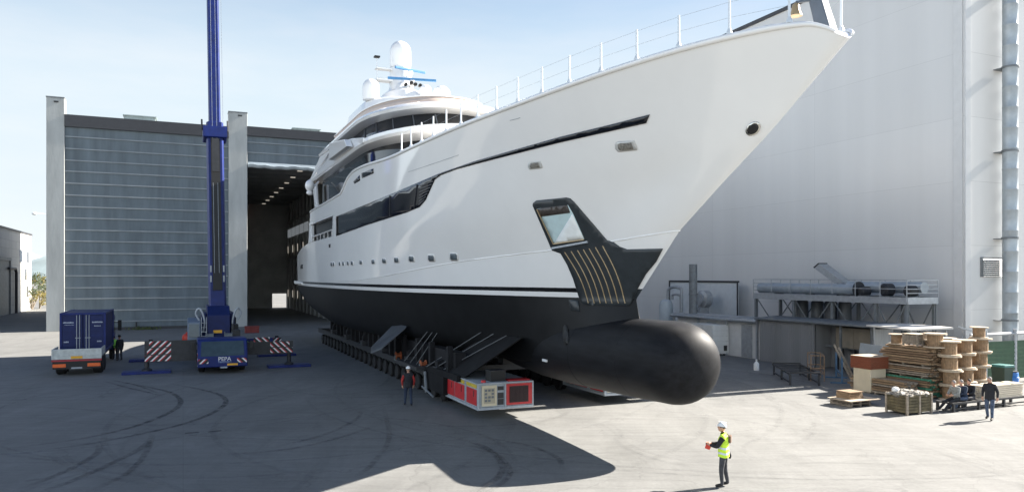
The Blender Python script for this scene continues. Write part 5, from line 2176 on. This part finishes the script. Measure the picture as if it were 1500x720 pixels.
m.prism([(-.4, 0, 0), (-.4, .9, .0), (-.4, 2.7, 1.05), (-.4, 2.25, 1.35)], (.8, 0, 0))
m.build('chute', steel, t, bevel=.02)
m = MB()
m.prism([(-.42, 2.26, 1.36), (-.42, 2.71, 1.06), (-.42, 2.76, 1.12), (-.42, 2.31, 1.42)], (.84, 0, 0))
m.bx(-.3, .3, .2, .8, -.9, 0)
m.build('rim', steeldark, t)
t = thing('dust_filter', 'group of dark upright filter cylinders standing under the platform', 'filter', S(11.4 + 8.6, 24.3 + 1.7), TH)
m = MB()
for yy in (-1.3, -.1, 1.1, 2.5):
    m.lathe([(.25, .2), (.42, .8), (.42, 4.1), (.36, 4.2)], (0, yy, 0), n=18)
build_each(m, 'cylinder', M('filter dark', (.07, .08, .09), .5, var=.2), t, smooth=40)
m = MB()
m.bx(-.5, .5, -1.8, 3.0, 0, .2)
m.build('base', steeldark, t)

# leaning metal sheet
t = MB()
t.boxm(Matrix.Translation((0, 0, 1.12)) @ Matrix.Rotation(R(9), 4, 'Y'), .03, 3.0, 2.25)
t.bar((.95, -.8, 0), (.2, -.8, 1.9), .05)
t.bar((.95, .8, 0), (.2, .8, 1.9), .05)
o = t.build('metal_sheet', M('zinc sheet', (.40, .45, .49), .42, metal=.5, var=.12, scale=1.5), loc=G(1279, 566), rz=TH - R(18))
tag(o, 'large bare metal sheet leaning on props right of the open shed', 'metal sheet')
# black low steel bench frame
t = thing('steel_bench_frame', 'long low black steel bench frame before the grey shed panel', 'bench frame', G(1165, 556), TH + R(58))
m = MB()
for x in (-2.3, 2.3):
    m.bx(x - .04, x + .04, -.8, .8, .66, .74)
for y in (-.8, .8):
    m.bx(-2.34, 2.34, y - .04, y + .04, .58, .66)
for k in range(6):
    m.bx(-2.0 + k * .8, -1.95 + k * .8, -.76, .76, .6, .66)
m.build('top_frame', steeldark, t)
for x in (-2.2, 0, 2.2):
    for y in (-.75, .75):
        m = MB()
        m.bx(x - .05, x + .05, y - .05, y + .05, 0, .58)
        m.build('leg', steeldark, t)
m = MB()
for y in (-.75, .75):
    m.bx(-2.15, 2.15, y - .03, y + .03, .12, .18)
m.build('lower_rail', steeldark, t)
t = thing('rusty_rack', 'rusty brown tube rack standing on the yard by the bench frame', 'rack', G(1195, 555), TH + R(50))
m = MB()
for x in (-.95, .95):
    for y in (-.35, .35):
        m.tube([(x, y, 0), (x, y, 1.45)], .03, 6)
for z in (.45, .75, 1.45):
    for y in (-.35, .35):
        m.tube([(-.95, y, z), (.95, y, z)], .03, 6)
    for x in (-.95, .95):
        m.tube([(x, -.35, z), (x, .35, z)], .03, 6)
m.build('tubes', M('rusty tube', (.24, .16, .10), .7, var=.3, scale=8), t)
t = thing('blue_trestle', 'blue trestle with two leaning boards in front of the shed opening', 'trestle', G(1229, 557), TH + R(50))
m = MB()
for x in (-1.2, 1.2):
    m.bx(x - .05, x + .05, -.05, .05, 0, 1.5)
    m.bx(x - .05, x + .05, -.6, .6, 0, .08)
m.bx(-1.15, 1.15, -.04, .04, .45, .55)
m.build('frame', M('trestle blue', (.06, .13, .22), .5, var=.2), t)
m = MB()
m.bar((-1.0, -.7, .1), (-1.3, .2, 2.0), .06, .12)
m.bar((.9, -.7, .1), (.6, .2, 2.0), .06, .12)
build_each(m, 'leaning_board', woodgrey, t)
t = thing('white_bottle', 'white plastic bottle standing left of the black bench frame', 'bottle', G(1108, 542), 0)
m = MB()
m.lathe([(.15, 0), (.17, .03), (.17, .42), (.1, .52), (.05, .55), (.05, .62)], n=16)
m.build('body', plwhite, t, smooth=40)
m = MB()
m.lathe([(.06, .62), (.06, .7), (.0, .71)], n=12)
m.build('cap', plwhite, t)

# ================================================================== TIMBER, DRUMS, CRATES ON THE RIGHT
def near(px, py):
    return G(px, py)


def bundle(loc, wx, ly, z0, rows, cols_, th, label, mat, endmat=None, seed=0, pw=None):
    t = thing('timber_bundle', label, 'timber stack', loc + Vector((0, 0, z0)), TH, 'timber stacked beside the cable drums')
    rr = random.Random(seed)
    m = MB()
    cw_ = wx / cols_
    for r_ in range(rows):
        for c_ in range(cols_):
            if rr.random() < .05 and r_ == rows - 1:
                continue
            e0, e1 = rr.uniform(-.12, .12), rr.uniform(-.3, .15)
            j = rr.uniform(-.012, .012)
            m.cur = 1 if (endmat and rr.random() < .45) else (2 if rr.random() < .4 else 0)
            m.bx(c_ * cw_ + .008 + j, (c_ + 1) * cw_ - .008 + j, e0, ly + e1, .07 + r_ * th + .006 + rr.uniform(0, .012), .07 + (r_ + 1) * th - .008 - rr.uniform(0, .014))
    m.build('boards', [mat, endmat or mat, M('dark timber', (.17, .11, .065), .8, var=.3, scale=6, stretch=(3, .4, 3))], t)
    m = MB()
    for y in (.3, ly * .5, ly - .4):
        m.bx(.0, wx, y, y + .09, 0, .07)
    build_each(m, 'bearer', woodgrey, t)
    return t


tb = G(1362, 584)
bundle(tb, 1.05, 3.0, 0.0, 8, 6, .11, 'bottom timber bundle with green sprayed ends left of the drums', wood, greenpaint, 1)
bundle(tb + A * .1, 1.05, 2.95, .96, 5, 6, .10, 'middle timber bundle in the tall stack left of the drums', woodgrey, wood, 2)
bundle(tb + A * .05, 1.0, 2.8, 1.54, 7, 5, .12, 'top timber bundle of the tall stack left of the drums', wood, None, 3)
bundle(G(1336, 586) + A * .4, .95, 3.3, 0.0, 6, 5, .12, 'low front timber bundle between cream box and slatted crate', wood, woodgrey, 4)


def drum_mesh():
    t = thing('cable_drum', 'x', 'cable drum', (0, 0, 0), 0, 'wooden cable drums stacked in columns')
    m = MB()
    n = 22
    m.lathe([(.1, 0), (.52, 0), (.52, .06), (.1, .06)], n=26)
    m.build('flange', woodpale, t)
    m = MB()
    m.lathe([(.1, .64), (.52, .64), (.52, .70), (.1, .70)], n=26)
    m.build('flange', woodpale, t)
    m = MB()
    for k in range(n):
        a = 2 * math.pi * k / n
        m.boxm(Matrix.Rotation(a, 4, 'Z') @ Matrix.Translation((.33, 0, .35)), .03, .088, .58)
    m.build('core', M('drum staves', (.25, .165, .095), .75, var=.3, scale=7), t)
    return t


proto = drum_mesh()
lev = ('bottom', 'second', 'third', 'top')
colsD = [(G(1391, 584), 'front left column'), (G(1413, 580), 'front middle column'), (G(1434, 576), 'front right column'),
         (G(1391, 584) + A * 1.15 + B * .1, 'back left column'), (G(1413, 580) + A * 1.15 + B * .1, 'back middle column')]
first = True
for (loc, nm) in colsD:
    for k in range(4):
        o = proto if first else copy_tree(proto)
        first = False
        o.location = loc + Vector((random.uniform(-.05, .05), random.uniform(-.05, .05), k * .703))
        o.rotation_euler.z = random.uniform(0, 6)
        o['label'] = 'wooden cable drum, %s of the %s right of the timber' % (lev[k], nm)
for (loc, sc, lb_) in ((G(1434, 576) + Vector((0, 0, 4 * .703)), .8, 'small cable drum perched highest on the right column of drums'),
                       (tb + B * .45 + A * 2.2 + Vector((0, 0, 2.46)), .75, 'small cable drum lying alone on top of the timber stack')):
    o = copy_tree(proto)
    o.location = loc
    o.scale = (sc, sc, sc)
    o['label'] = lb_


def slat_crate(name, label, loc, wx, ly, h, mat, lid=None, cat='crate', n=5):
    t = thing(name, label, cat, loc, TH)
    m = MB()
    for k in range(n):
        z0, z1 = .1 + k * (h - .1) / n, .1 + (k + .86) * (h - .1) / n
        m.bx(0, .03, .03, ly - .03, z0, z1)
        m.bx(wx - .03, wx, .03, ly - .03, z0, z1)
        m.bx(.03, wx - .03, 0, .03, z0, z1)
        m.bx(.03, wx - .03, ly - .03, ly, z0, z1)
    m.bx(.03, wx - .03, .03, ly - .03, .1, .13)
    m.build('slats', mat, t)
    m = MB()
    for x in (-.03, wx / 2 - .04, wx - .05):
        for y in (-.03, ly - .05):
            m.bx(x, x + .08, y, y + .08, 0, h + .02)
    build_each(m, 'post', woodgrey if mat != wood else wood, t)
    if lid:
        m = MB()
        m.bx(-.04, wx + .04, -.04, ly + .04, h + .02, h + .06)
        m.build('lid', lid, t)
    return t


slat_crate('wooden_crate', 'brown wooden box on the timber stack beside the lone small drum', tb + B * .1 + A * .75 + Vector((0, 0, 2.46)), .8, .8, .55, woodgrey, woodpale)
o = copy_tree(proto)
o.location = tb + B * .5 + A * .1 + Vector((0, 0, 2.46))
o['label'] = 'cable drum standing on the near corner of the timber stack'
sc_ = slat_crate('slatted_crate', 'big slatted green and brown crate filled with grey sacks', G(1329, 608.5), 1.5, 1.05, .86,
                 M('green brown slats', (.105, .085, .045), .8, var=.5, scale=3), None, 'crate', 6)
m = MB()
rr = random.Random(9)
for k in range(9):
    m.ellipsoid((.25 + (k % 3) * .5 + rr.uniform(-.08, .08), .2 + (k // 3) * .32, .8 + rr.uniform(0, .08)), rr.uniform(.26, .38), rr.uniform(.2, .28), rr.uniform(.06, .13), 16, 9)
m.v = [(x + rr.uniform(-.035, .035), y + rr.uniform(-.035, .035), z + rr.uniform(-.04, .04)) for x, y, z in m.v]
o = m.build('sacks', M('grey sacking', (.21, .195, .17), .8, var=.3, scale=5, bump=.5, bscale=8), smooth=25, loc=G(1329, 608.5), rz=TH)
tag(o, 'crumpled grey sacks heaped inside the slatted crate', 'sacks')
m = MB()
m.ellipsoid((.2, .75, 1.0), .17, .15, .13, 10, 7)
m.ellipsoid((.36, .82, .98), .12, .12, .1, 10, 7)
tag(m.build('plastic_bag', plwhite, smooth=50, loc=G(1329, 608.5), rz=TH), 'crumpled white plastic bag on the sacks in the crate', 'bag')

t = thing('cream_box', 'plain cream box standing under the red brown panels', 'box', G(1275, 576), TH)
m = MB()
m.bx(0, 1.1, 0, 1.05, .06, 1.22)
m.build('body', woodcream, t, bevel=.015)
m = MB()
for x in (.05, .9):
    m.bx(x, x + .15, .02, 1.03, 0, .06)
build_each(m, 'runner', woodgrey, t)
t = thing('panel_stack', 'stack of red brown wooden panels on top of the cream box', 'panel stack', G(1275, 576) + Vector((0, 0, 1.22)) - B * .05 - A * .05, TH)
m = MB()
for k in range(10):
    j = random.uniform(-.02, .02)
    m.bx(j, 1.3 + j, random.uniform(-.02, .02), 1.25, k * .06, k * .06 + .052)
m.build('boards', woodred, t)
m = MB()
m.bx(.0, 1.3, 0.0, 1.25, .6, .63)
m.build('cover_board', woodpale, t)
t = thing('board_pile', 'small pile of loose boards and pallets lying on the sunlit ground', 'board pile', G(1247, 596), TH)
m = MB()
for k in range(2):
    for j in range(5):
        m.bx(.0, 1.2, j * .26, j * .26 + .18, k * .14 + .1, k * .14 + .13)
    for x in (.0, .55, 1.1):
        m.bx(x, x + .1, 0, 1.22, k * .14 + .005, k * .14 + .1)
m.build('pallet', woodgrey, t)
m = MB()
m.bx(-.3, 1.55, -.25, 1.1, .285, .32)
m.build('loose_board', woodpale, t)
m = MB()
for k in range(4):
    m.bx(.1, .95, .15 + .03 * k, .95, .33 + k * .07, .385 + k * .07)
m.bx(.1, .95, .15, .95, .62, .64)
m.build('cut_boards', wood, t)

# pale canopy behind the drums
t = thing('site_canopy', 'flat pale canopy on thin posts behind the timber and drums', 'canopy', G(1330, 560) + A * 1.0, TH)
m = MB()
m.boxm(Matrix.Translation((.9, -.35, 3.05)) @ Matrix.Rotation(R(1.5), 4, 'X'), 3.4, 2.9, .1)
m.build('roof', M('canopy white', (.62, .60, .56), .6, var=.08), t)
for x in (-.5, 2.3):
    for y in (-1.6, .8):
        m = MB()
        m.cyl((x, y, 0), (x, y, 3.0), .05, n=8)
        m.build('post', steel, t)
m = MB()
m.bar((-.5, .8, .6), (-.5, -1.5, 2.9), .05)
m.bar((2.3, -1.5, 2.0), (2.3, 0, 2.95), .05)
build_each(m, 'brace', steel, t)

# green screen fence with galvanised posts
fn = thing('green_fence', 'dark green panel fence with galvanised posts at the right edge', 'fence', S(8.5, 25.2), TH)
m = MB()
for k in range(5):
    x = k * 2.5
    m.bx(x + .12, x + 2.4, -.03, .03, .25, 2.35)
    for j in range(9):
        m.bx(x + .12, x + 2.4, -.06, -.03, .32 + j * .225, .40 + j * .225)
m.build('panel', M('fence green', (.035, .09, .045), .6, var=.2), fn)
for k in range(6):
    m = MB()
    m.cyl((k * 2.5, 0, 0), (k * 2.5, 0, 3.0), .1, n=12)
    m.build('post', steel, fn)
m = MB()
m.cyl((-1.2, 0, 2.75), (12.6, 0, 2.75), .08, n=8)
m.bar((0, 0, 2.7), (-1.4, .6, 3.2), .08)
m.build('top_rail', steel, fn)
# stacked grey boards, green bin, blue barrel
t = thing('grey_board_stack', 'stack of long grey boards lying in front of the green fence', 'board stack', G(1476, 566) + A * 2.4 - B * .4, TH)
m = MB()
for k in range(9):
    m.bx(random.uniform(-.1, .1), 4.0 + random.uniform(-.2, .2), random.uniform(-.05, .05), 1.2, .08 + k * .15, .08 + k * .15 + .1)
    for x in (.4, 2.0, 3.6):
        m.bx(x, x + .08, .05, 1.15, k * .15 + .03, k * .15 + .08)
m.build('boards', M('grey board', (.36, .34, .32), .75, var=.2, scale=4), t)
t = thing('green_bin', 'dark green bin with teal rim between the drums and blue barrel', 'bin', G(1471, 572), TH)
m = MB()
m.loft([[(0, 0, .05), (.62, 0, .05), (.62, .62, .05), (0, .62, .05)], [(-.05, -.05, 1.2), (.67, -.05, 1.2), (.67, .67, 1.2), (-.05, .67, 1.2)]])
m.build('body', M('bin dark green', (.03, .055, .04), .6, var=.2), t, bevel=.02)
m = MB()
m.bx(-.08, .7, -.08, .7, 1.2, 1.32)
m.build('lid', M('bin teal', (.04, .16, .15), .5, var=.15), t, bevel=.02)
t = thing('blue_barrel', 'bright blue plastic barrel beside the dark green bin', 'barrel', G(1483, 570), 0)
m = MB()
m.lathe([(.24, 0), (.29, .04), (.29, .28), (.31, .3), (.31, .34), (.29, .36), (.29, .6), (.31, .62), (.31, .66), (.29, .68), (.27, .9), (.2, .93)], n=20)
m.build('body', M('barrel blue', (.03, .16, .48), .4, var=.08), t, smooth=40)
m = MB()
m.lathe([(.2, .93), (.25, .93), (.25, .97), (0, .975)], n=18)
m.build('lid', M('barrel lid', (.02, .02, .022), .5), t)
# low black rack with pale planks
rk = thing('low_rack', 'low black steel rack on which three men sit', 'rack', G(1396, 604), TH)
m = MB()
for y in (0, .75):
    m.bx(0, 5.2, y, y + .08, .34, .42)
for k in range(11):
    m.bx(k * .5, k * .5 + .09, .08, .75, .35, .41)
m.bx(.05, 5.15, .02, .06, .12, .17)
m.build('frame', steeldark, rk)
for x in (.05, 1.7, 3.4, 5.05):
    for y in (.0, .75):
        m = MB()
        m.bx(x, x + .1, y, y + .1, 0, .34)
        m.build('leg', steeldark, rk)
t = thing('plank_pile', 'pile of long pale planks on the rack behind the standing man', 'plank pile', G(1396, 604) + B * 2.15 + A * .1 + Vector((0, 0, .42)), TH)
m = MB()
for k in range(7):
    for j in range(3):
        e = random.uniform(-.06, .06)
        m.bx(e, 2.75 + e, j * .25 + .004, j * .25 + .242, k * .085, k * .085 + .07)
m.build('boards', M('cream planks', (.60, .52, .40), .7, var=.12, scale=6, stretch=(.3, 2, 2)), t)
m = MB()
m.bx(.5, .57, -.02, .78, .595, .61)
m.bx(2.0, 2.07, -.02, .78, .595, .61)
build_each(m, 'strap', steeldark, t)


# ================================================================== PEOPLE
def person(label, loc, rz, pose, cols, helmet=None, hair=None, vest=None, hgt=1.78, extras=None):
    """pose: joints in body coordinates, facing +y. cols: dict torso, arm, leg, boot materials"""
    t = thing('person', label, 'person', loc, rz)
    J = dict(pelvis=(0, 0, .96), spine=(0, .01, 1.14), chest=(0, 0, 1.34), neck=(0, .015, 1.50), nape=(0, .03, 1.58),
             shl=(-.19, 0, 1.42), shr=(.19, 0, 1.42), ell=(-.24, .0, 1.14), elr=(.24, .0, 1.14), wrl=(-.26, .08, .89), wrr=(.26, .08, .89),
             hpl=(-.10, 0, .92), hpr=(.10, 0, .92), knl=(-.11, .03, .50), knr=(.11, .03, .50), anl=(-.12, -.02, .10), anr=(.12, -.02, .10),
             tol=(-.14, .17, .045), tor=(.14, .17, .045))
    J.update(pose)
    J = {k: Vector(v) for k, v in J.items()}
    RAD = dict(pelvis=.155, spine=.145, chest=.165, neck=.065, nape=.058, shl=.088, shr=.088, ell=.060, elr=.060, wrl=.042, wrr=.042,
               hpl=.105, hpr=.105, knl=.072, knr=.072, anl=.055, anr=.055, tol=.042, tor=.042)
    E = [('pelvis', 'spine', 't'), ('spine', 'chest', 't'), ('chest', 'neck', 't'), ('neck', 'nape', 's'), ('chest', 'shl', 't'), ('chest', 'shr', 't'),
         ('shl', 'ell', 'a'), ('shr', 'elr', 'a'), ('ell', 'wrl', 'a'), ('elr', 'wrr', 'a'), ('pelvis', 'hpl', 'l'), ('pelvis', 'hpr', 'l'),
         ('hpl', 'knl', 'l'), ('hpr', 'knr', 'l'), ('knl', 'anl', 'l'), ('knr', 'anr', 'l'), ('anl', 'tol', 'b'), ('anr', 'tor', 'b')]
    keys = list(RAD)
    me = bpy.data.meshes.new('skeleton')
    me.from_pydata([J[k] for k in keys], [(keys.index(a), keys.index(b)) for a, b, _ in E], [])
    so = bpy.data.objects.new('skeleton', me)
    C.objects.link(so)
    md = so.modifiers.new('skin', 'SKIN')
    for i, k in enumerate(keys):
        sv = me.skin_vertices[0].data[i]
        sv.radius = (RAD[k], RAD[k] * (.78 if k in ('pelvis', 'spine', 'chest') else 1))
        sv.use_root = (k == 'pelvis')
    sb = so.modifiers.new('sub', 'SUBSURF')
    sb.levels = sb.render_levels = 2
    dg = bpy.context.evaluated_depsgraph_get()
    body = bpy.data.meshes.new_from_object(so.evaluated_get(dg))
    bpy.data.objects.remove(so)
    m = MB()
    mats = [cols['torso'], cols['arm'], cols['leg'], cols['boot'], skin, dark]
    code = {'t': 0, 'a': 1, 'l': 2, 'b': 3, 's': 4}
    V = [v.co.copy() for v in body.vertices]
    o_ = len(m.v)
    for pl in body.polygons:
        c = sum((V[i] for i in pl.vertices), Vector()) / len(pl.vertices)
        best, bt = 9, 't'
        for a, b, tg in E:
            ab = J[b] - J[a]
            s_ = max(0, min(1, (c - J[a]).dot(ab) / ab.length_squared))
            d_ = (c - J[a] - ab * s_).length - (RAD[a] * (1 - s_) + RAD[b] * s_)
            if d_ < best:
                best, bt = d_, tg
        m.f.append(tuple(pl.vertices))
        m.m.append(code[bt])
    m.v += [tuple(v) for v in V]
    # hands: palm, four unequal curled fingers, thumb from the side
    for sd_ in ('l', 'r'):
        w_, e_ = J['wr' + sd_], J['el' + sd_]
        d_ = (w_ - e_).normalized()
        sx = Vector((1, 0, 0)) if sd_ == 'l' else Vector((-1, 0, 0))
        inn = (sx - d_ * sx.dot(d_))
        inn = inn.normalized() if inn.length > .05 else Vector((0, 0, -1))
        ac = d_.cross(inn).normalized()
        m.cur = 4
        m.tube([w_ - d_ * .02, w_ + d_ * .04, w_ + d_ * .09], [.034, .042, .038], 8)
        for k, ln in enumerate((.07, .08, .075, .06)):
            b_ = w_ + d_ * .085 + ac * (-.03 + k * .02)
            m.tube([b_ - d_ * .02, b_ + d_ * ln * .5, b_ + d_ * ln * .85 + inn * .02, b_ + d_ * ln + inn * .045], [.010, .0095, .009, .006], 6)
        b_ = w_ + d_ * .03 - ac * .035
        m.tube([b_, b_ - ac * .03 + d_ * .03 + inn * .01, b_ - ac * .035 + d_ * .065 + inn * .025], [.013, .011, .008], 6)
    # head with a face
    hn = J['nape']
    hd = Vector(pose.get('look', (0, 1, 0))).normalized()
    hx = hd.cross(Vector((0, 0, 1))).normalized()
    hz = hx.cross(hd)
    hm = Matrix(((hx.x, hd.x, hz.x), (hx.y, hd.y, hz.y), (hx.z, hd.z, hz.z)))
    hc = hn + Vector((0, 0, .085)) + hd * .02

    def put(sub, mat_i):
        sub_v = [hc + hm @ Vector(v) for v in sub.v]
        m.cur = mat_i
        m.add(sub_v, sub.f)
    h = MB()
    h.ellipsoid((0, 0, .0), .076, .095, .118, 16, 12)
    h.ellipsoid((0, .03, -.055), .055, .065, .06, 12, 8)
    h.ellipsoid((0, .098, -.012), .014, .022, .024, 8, 6)
    for s_ in (-1, 1):
        h.ellipsoid((s_ * .078, -.005, -.01), .012, .022, .032, 8, 6)
    put(h, 4)
    h = MB()
    for s_ in (-1, 1):
        h.ellipsoid((s_ * .031, .088, .018), .013, .008, .007, 8, 5)
    h.ellipsoid((0, .092, -.058), .022, .008, .005, 8, 5)
    put(h, 5)
    m.build('body', mats, t, smooth=60)
    if hair is not None:
        h = MB()
        h.ellipsoid((0, -.012, .022), .083, .098, .108, 16, 7, z0=-.25)
        hv = MB()
        hv.v = [tuple(hc + hm @ Vector(v)) for v in h.v]
        hv.f, hv.m = h.f, h.m
        hv.build('hair', hair, t, smooth=60)
    if helmet is not None:
        h = MB()
        h.ellipsoid((0, -.004, .045), .105, .125, .115, 18, 7, z0=-.05)
        h.loft([[(1.0 * .108 * math.cos(a), -.002 + .128 * math.sin(a) + (.03 if math.sin(a) > .3 else 0), .038) for a in [2 * math.pi * k / 18 for k in range(18)]],
                [(.106 * math.cos(a), -.002 + .126 * math.sin(a), .05) for a in [2 * math.pi * k / 18 for k in range(18)]]])
        h.bx(-.012, .012, -.11, .11, .155, .168)
        hv = MB()
        hv.v = [tuple(hc + hm @ Vector(v)) for v in h.v]
        hv.f, hv.m = h.f, h.m
        hv.build('helmet', helmet, t, smooth=60)
    if vest is not None:
        h = MB()
        rings, tags = [], []
        spine = [J['pelvis'] + Vector((0, 0, -.10)), J['pelvis'], J['spine'], J['chest'], J['chest'] + (J['neck'] - J['chest']) * .62]
        zs = [0, .16, .2, .3, .36, .42, .5, .56, .62, .8, .92, 1.0]
        for s_ in zs:
            x = s_ * (len(spine) - 1)
            k = min(int(x), len(spine) - 2)
            c = spine[k].lerp(spine[k + 1], x - k)
            rx = (.195, .19, .183, .205, .12)[k] * (1 - (x - k)) + (.19, .183, .205, .12, .12)[k] * (x - k) if k < 4 else .12
            ry = rx * .80
            rings.append([c + Vector((rx * math.cos(a) * (1 + .03 * math.sin(5 * a + s_ * 9)), ry * math.sin(a), .012 * math.sin(3 * a))) for a in [2 * math.pi * q / 22 for q in range(22)]])
        for i in range(len(zs) - 1):
            h.cur = 1 if i in (2, 5) and vest[1] else 0
            h.loft([rings[i], rings[i + 1]], cap0=False, cap1=False)
        weld(h.build('vest', [vest[0], reflect], t, smooth=60), .0005)
    if extras:
        extras(t, J)
    for ob_ in [x for x in bpy.data.objects if x.parent == t]:
        pass
    t.scale = (hgt / 1.78,) * 3
    return t


def face(dx, dy):
    return math.atan2(dy, dx) - math.pi / 2


# 1 the signaller in the yellow vest
def ex1(t, J):
    m = MB()
    m.boxm(Matrix.Translation(J['wrl'].lerp(J['wrr'], .5) + Vector((0, .05, -.07))) @ Matrix.Rotation(.3, 4, 'X'), .22, .14, .12)
    o = m.build('remote_box', plred, None, bevel=.015)
    o.parent = t
    m = MB()
    m.boxm(Matrix.Translation(J['chest'] + Vector((.02, -.17, .02))), .20, .07, .20)
    m.tube([J['chest'] + Vector((.12, -.15, .08)), J['chest'] + Vector((.15, -.02, .17)), J['chest'] + Vector((.1, .14, .02))], .018, 6)
    m.build('shoulder_bag', brownbag, t, bevel=.02)
    m = MB()
    m.ellipsoid(J['hpr'] + Vector((.06, -.15, -.06)), .05, .045, .09, 10, 7)
    m.ellipsoid(J['hpr'] + Vector((.03, -.14, .02)), .05, .035, .05, 10, 7)
    m.build('glove', boots, t, smooth=60)


person('man in yellow hi-vis vest and white helmet holding a red remote control', G(1060, 712.5), face(-.92, .40),
       dict(ell=(-.27, .14, 1.16), elr=(.25, .16, 1.16), wrl=(-.10, .36, 1.17), wrr=(.08, .38, 1.18), anl=(-.13, .02, .10), tol=(-.16, .21, .045), anr=(.13, -.1, .10), tor=(.18, .09, .045), knl=(-.12, .05, .50), knr=(.13, -.02, .5), look=(-.1, 1, .12)),
       dict(torso=hivis, arm=cloth_black, leg=cloth_grey, boot=boots), plwhite, hairdark, (hivis, True), 1.78, ex1)
# 2 man by the transporter
person('man in dark jacket with red sleeves and white helmet beside the transporter', G(598, 594), face(-.2, .95),
       dict(ell=(-.28, .02, 1.16), elr=(.28, .02, 1.16), wrl=(-.25, .12, .92), wrr=(.25, .12, .92), anl=(-.14, .12, .10), tol=(-.15, .30, .045), anr=(.13, -.18, .12), tor=(.14, .0, .045), knl=(-.12, .12, .5), knr=(.12, .0, .5)),
       dict(torso=cloth_black, arm=cloth_red, leg=cloth_navy, boot=boots), plwhite, hairdark, (cloth_black, False), 1.78)
# 3, 4 two men behind the truck
person('worker in a green hi-vis top stooping at the side of the truck', G(168.5, 526.5), face(-.6, .7),
       dict(spine=(0, .08, 1.12), chest=(0, .2, 1.28), neck=(0, .28, 1.40), nape=(0, .33, 1.46), shl=(-.19, .22, 1.34), shr=(.19, .22, 1.34), ell=(-.22, .38, 1.12), elr=(.22, .38, 1.12), wrl=(-.14, .58, 1.05), wrr=(.14, .58, 1.05), look=(0, 1, -.3)),
       dict(torso=hivisg, arm=hivisg, leg=cloth_black, boot=boots), None, hairdark, None, 1.76)
person('man in all black standing next to the stooping green-topped worker', G(175.5, 528), face(-.8, .5),
       dict(), dict(torso=cloth_black, arm=cloth_black, leg=cloth_grey, boot=boots), dark, hairdark, None, 1.78)
# 5 on the crane
person('worker with a green vest standing on the right of the crane deck', S(30.3 + 5.6, -12.6 + 1.72, 0.0), face(-.5, -.8),
       dict(wrl=(-.2, .3, 1.0), wrr=(.2, .3, 1.05)), dict(torso=hivisg, arm=cloth_navy, leg=cloth_navy, boot=boots), None, hairdark, (hivisg, True), 1.76)
# 6 strolling man right
person('man in black jacket and blue jeans strolling past the rack', G(1450, 614.5), face(-.75, -.66),
       dict(anl=(-.12, .14, .10), tol=(-.14, .34, .045), knl=(-.11, .10, .5), anr=(.12, -.16, .12), tor=(.14, .02, .05), knr=(.11, .02, .5), ell=(-.27, -.06, 1.15), wrl=(-.27, .0, .92), elr=(.27, -.05, 1.15), wrr=(.25, .05, .92), look=(0, 1, -.1)),
       dict(torso=cloth_black, arm=cloth_black, leg=cloth_jeans, boot=boots), None, hairgrey, (cloth_black, False), 1.78)
# 7-9 seated men
SIT = dict(pelvis=(0, 0, .55), spine=(0, .02, .73), chest=(0, .07, .92), neck=(0, .10, 1.07), nape=(0, .13, 1.14), shl=(-.19, .06, 1.0), shr=(.19, .06, 1.0),
           ell=(-.24, .16, .77), elr=(.24, .16, .77), wrl=(-.13, .36, .72), wrr=(.13, .36, .72), hpl=(-.10, .02, .52), hpr=(.10, .02, .52),
           knl=(-.13, .44, .52), knr=(.13, .44, .50), anl=(-.13, .55, .10), anr=(.13, .60, .10), tol=(-.14, .75, .05), tor=(.14, .80, .05))
for k, (off, lb_, tm, lm, hr_, an_) in enumerate(((.62, 'seated man in a pale grey jacket at the rack end, legs stretched', cloth_lgrey, cloth_black, hairgrey, (-.85, -.3)),
                                          (1.12, 'seated man in a navy jacket between the two other sitters', cloth_navy, cloth_jeans, hairgrey, (-.9, -.2)),
                                          (1.62, 'seated man in black, third along the rack beside the planks', cloth_black, cloth_grey, hairdark, (-.85, -.3)))):
    ps = dict(SIT)
    if k == 0:
        ps.update(anl=(-.13, .82, .10), anr=(.13, .86, .10), tol=(-.14, .99, .14), tor=(.14, 1.03, .14), knl=(-.13, .46, .44), knr=(.13, .46, .44))
    person(lb_, G(1396, 604) + B * off + A * .3, face(*an_), ps, dict(torso=tm, arm=tm, leg=lm, boot=boots), None, hr_, None, 1.78)
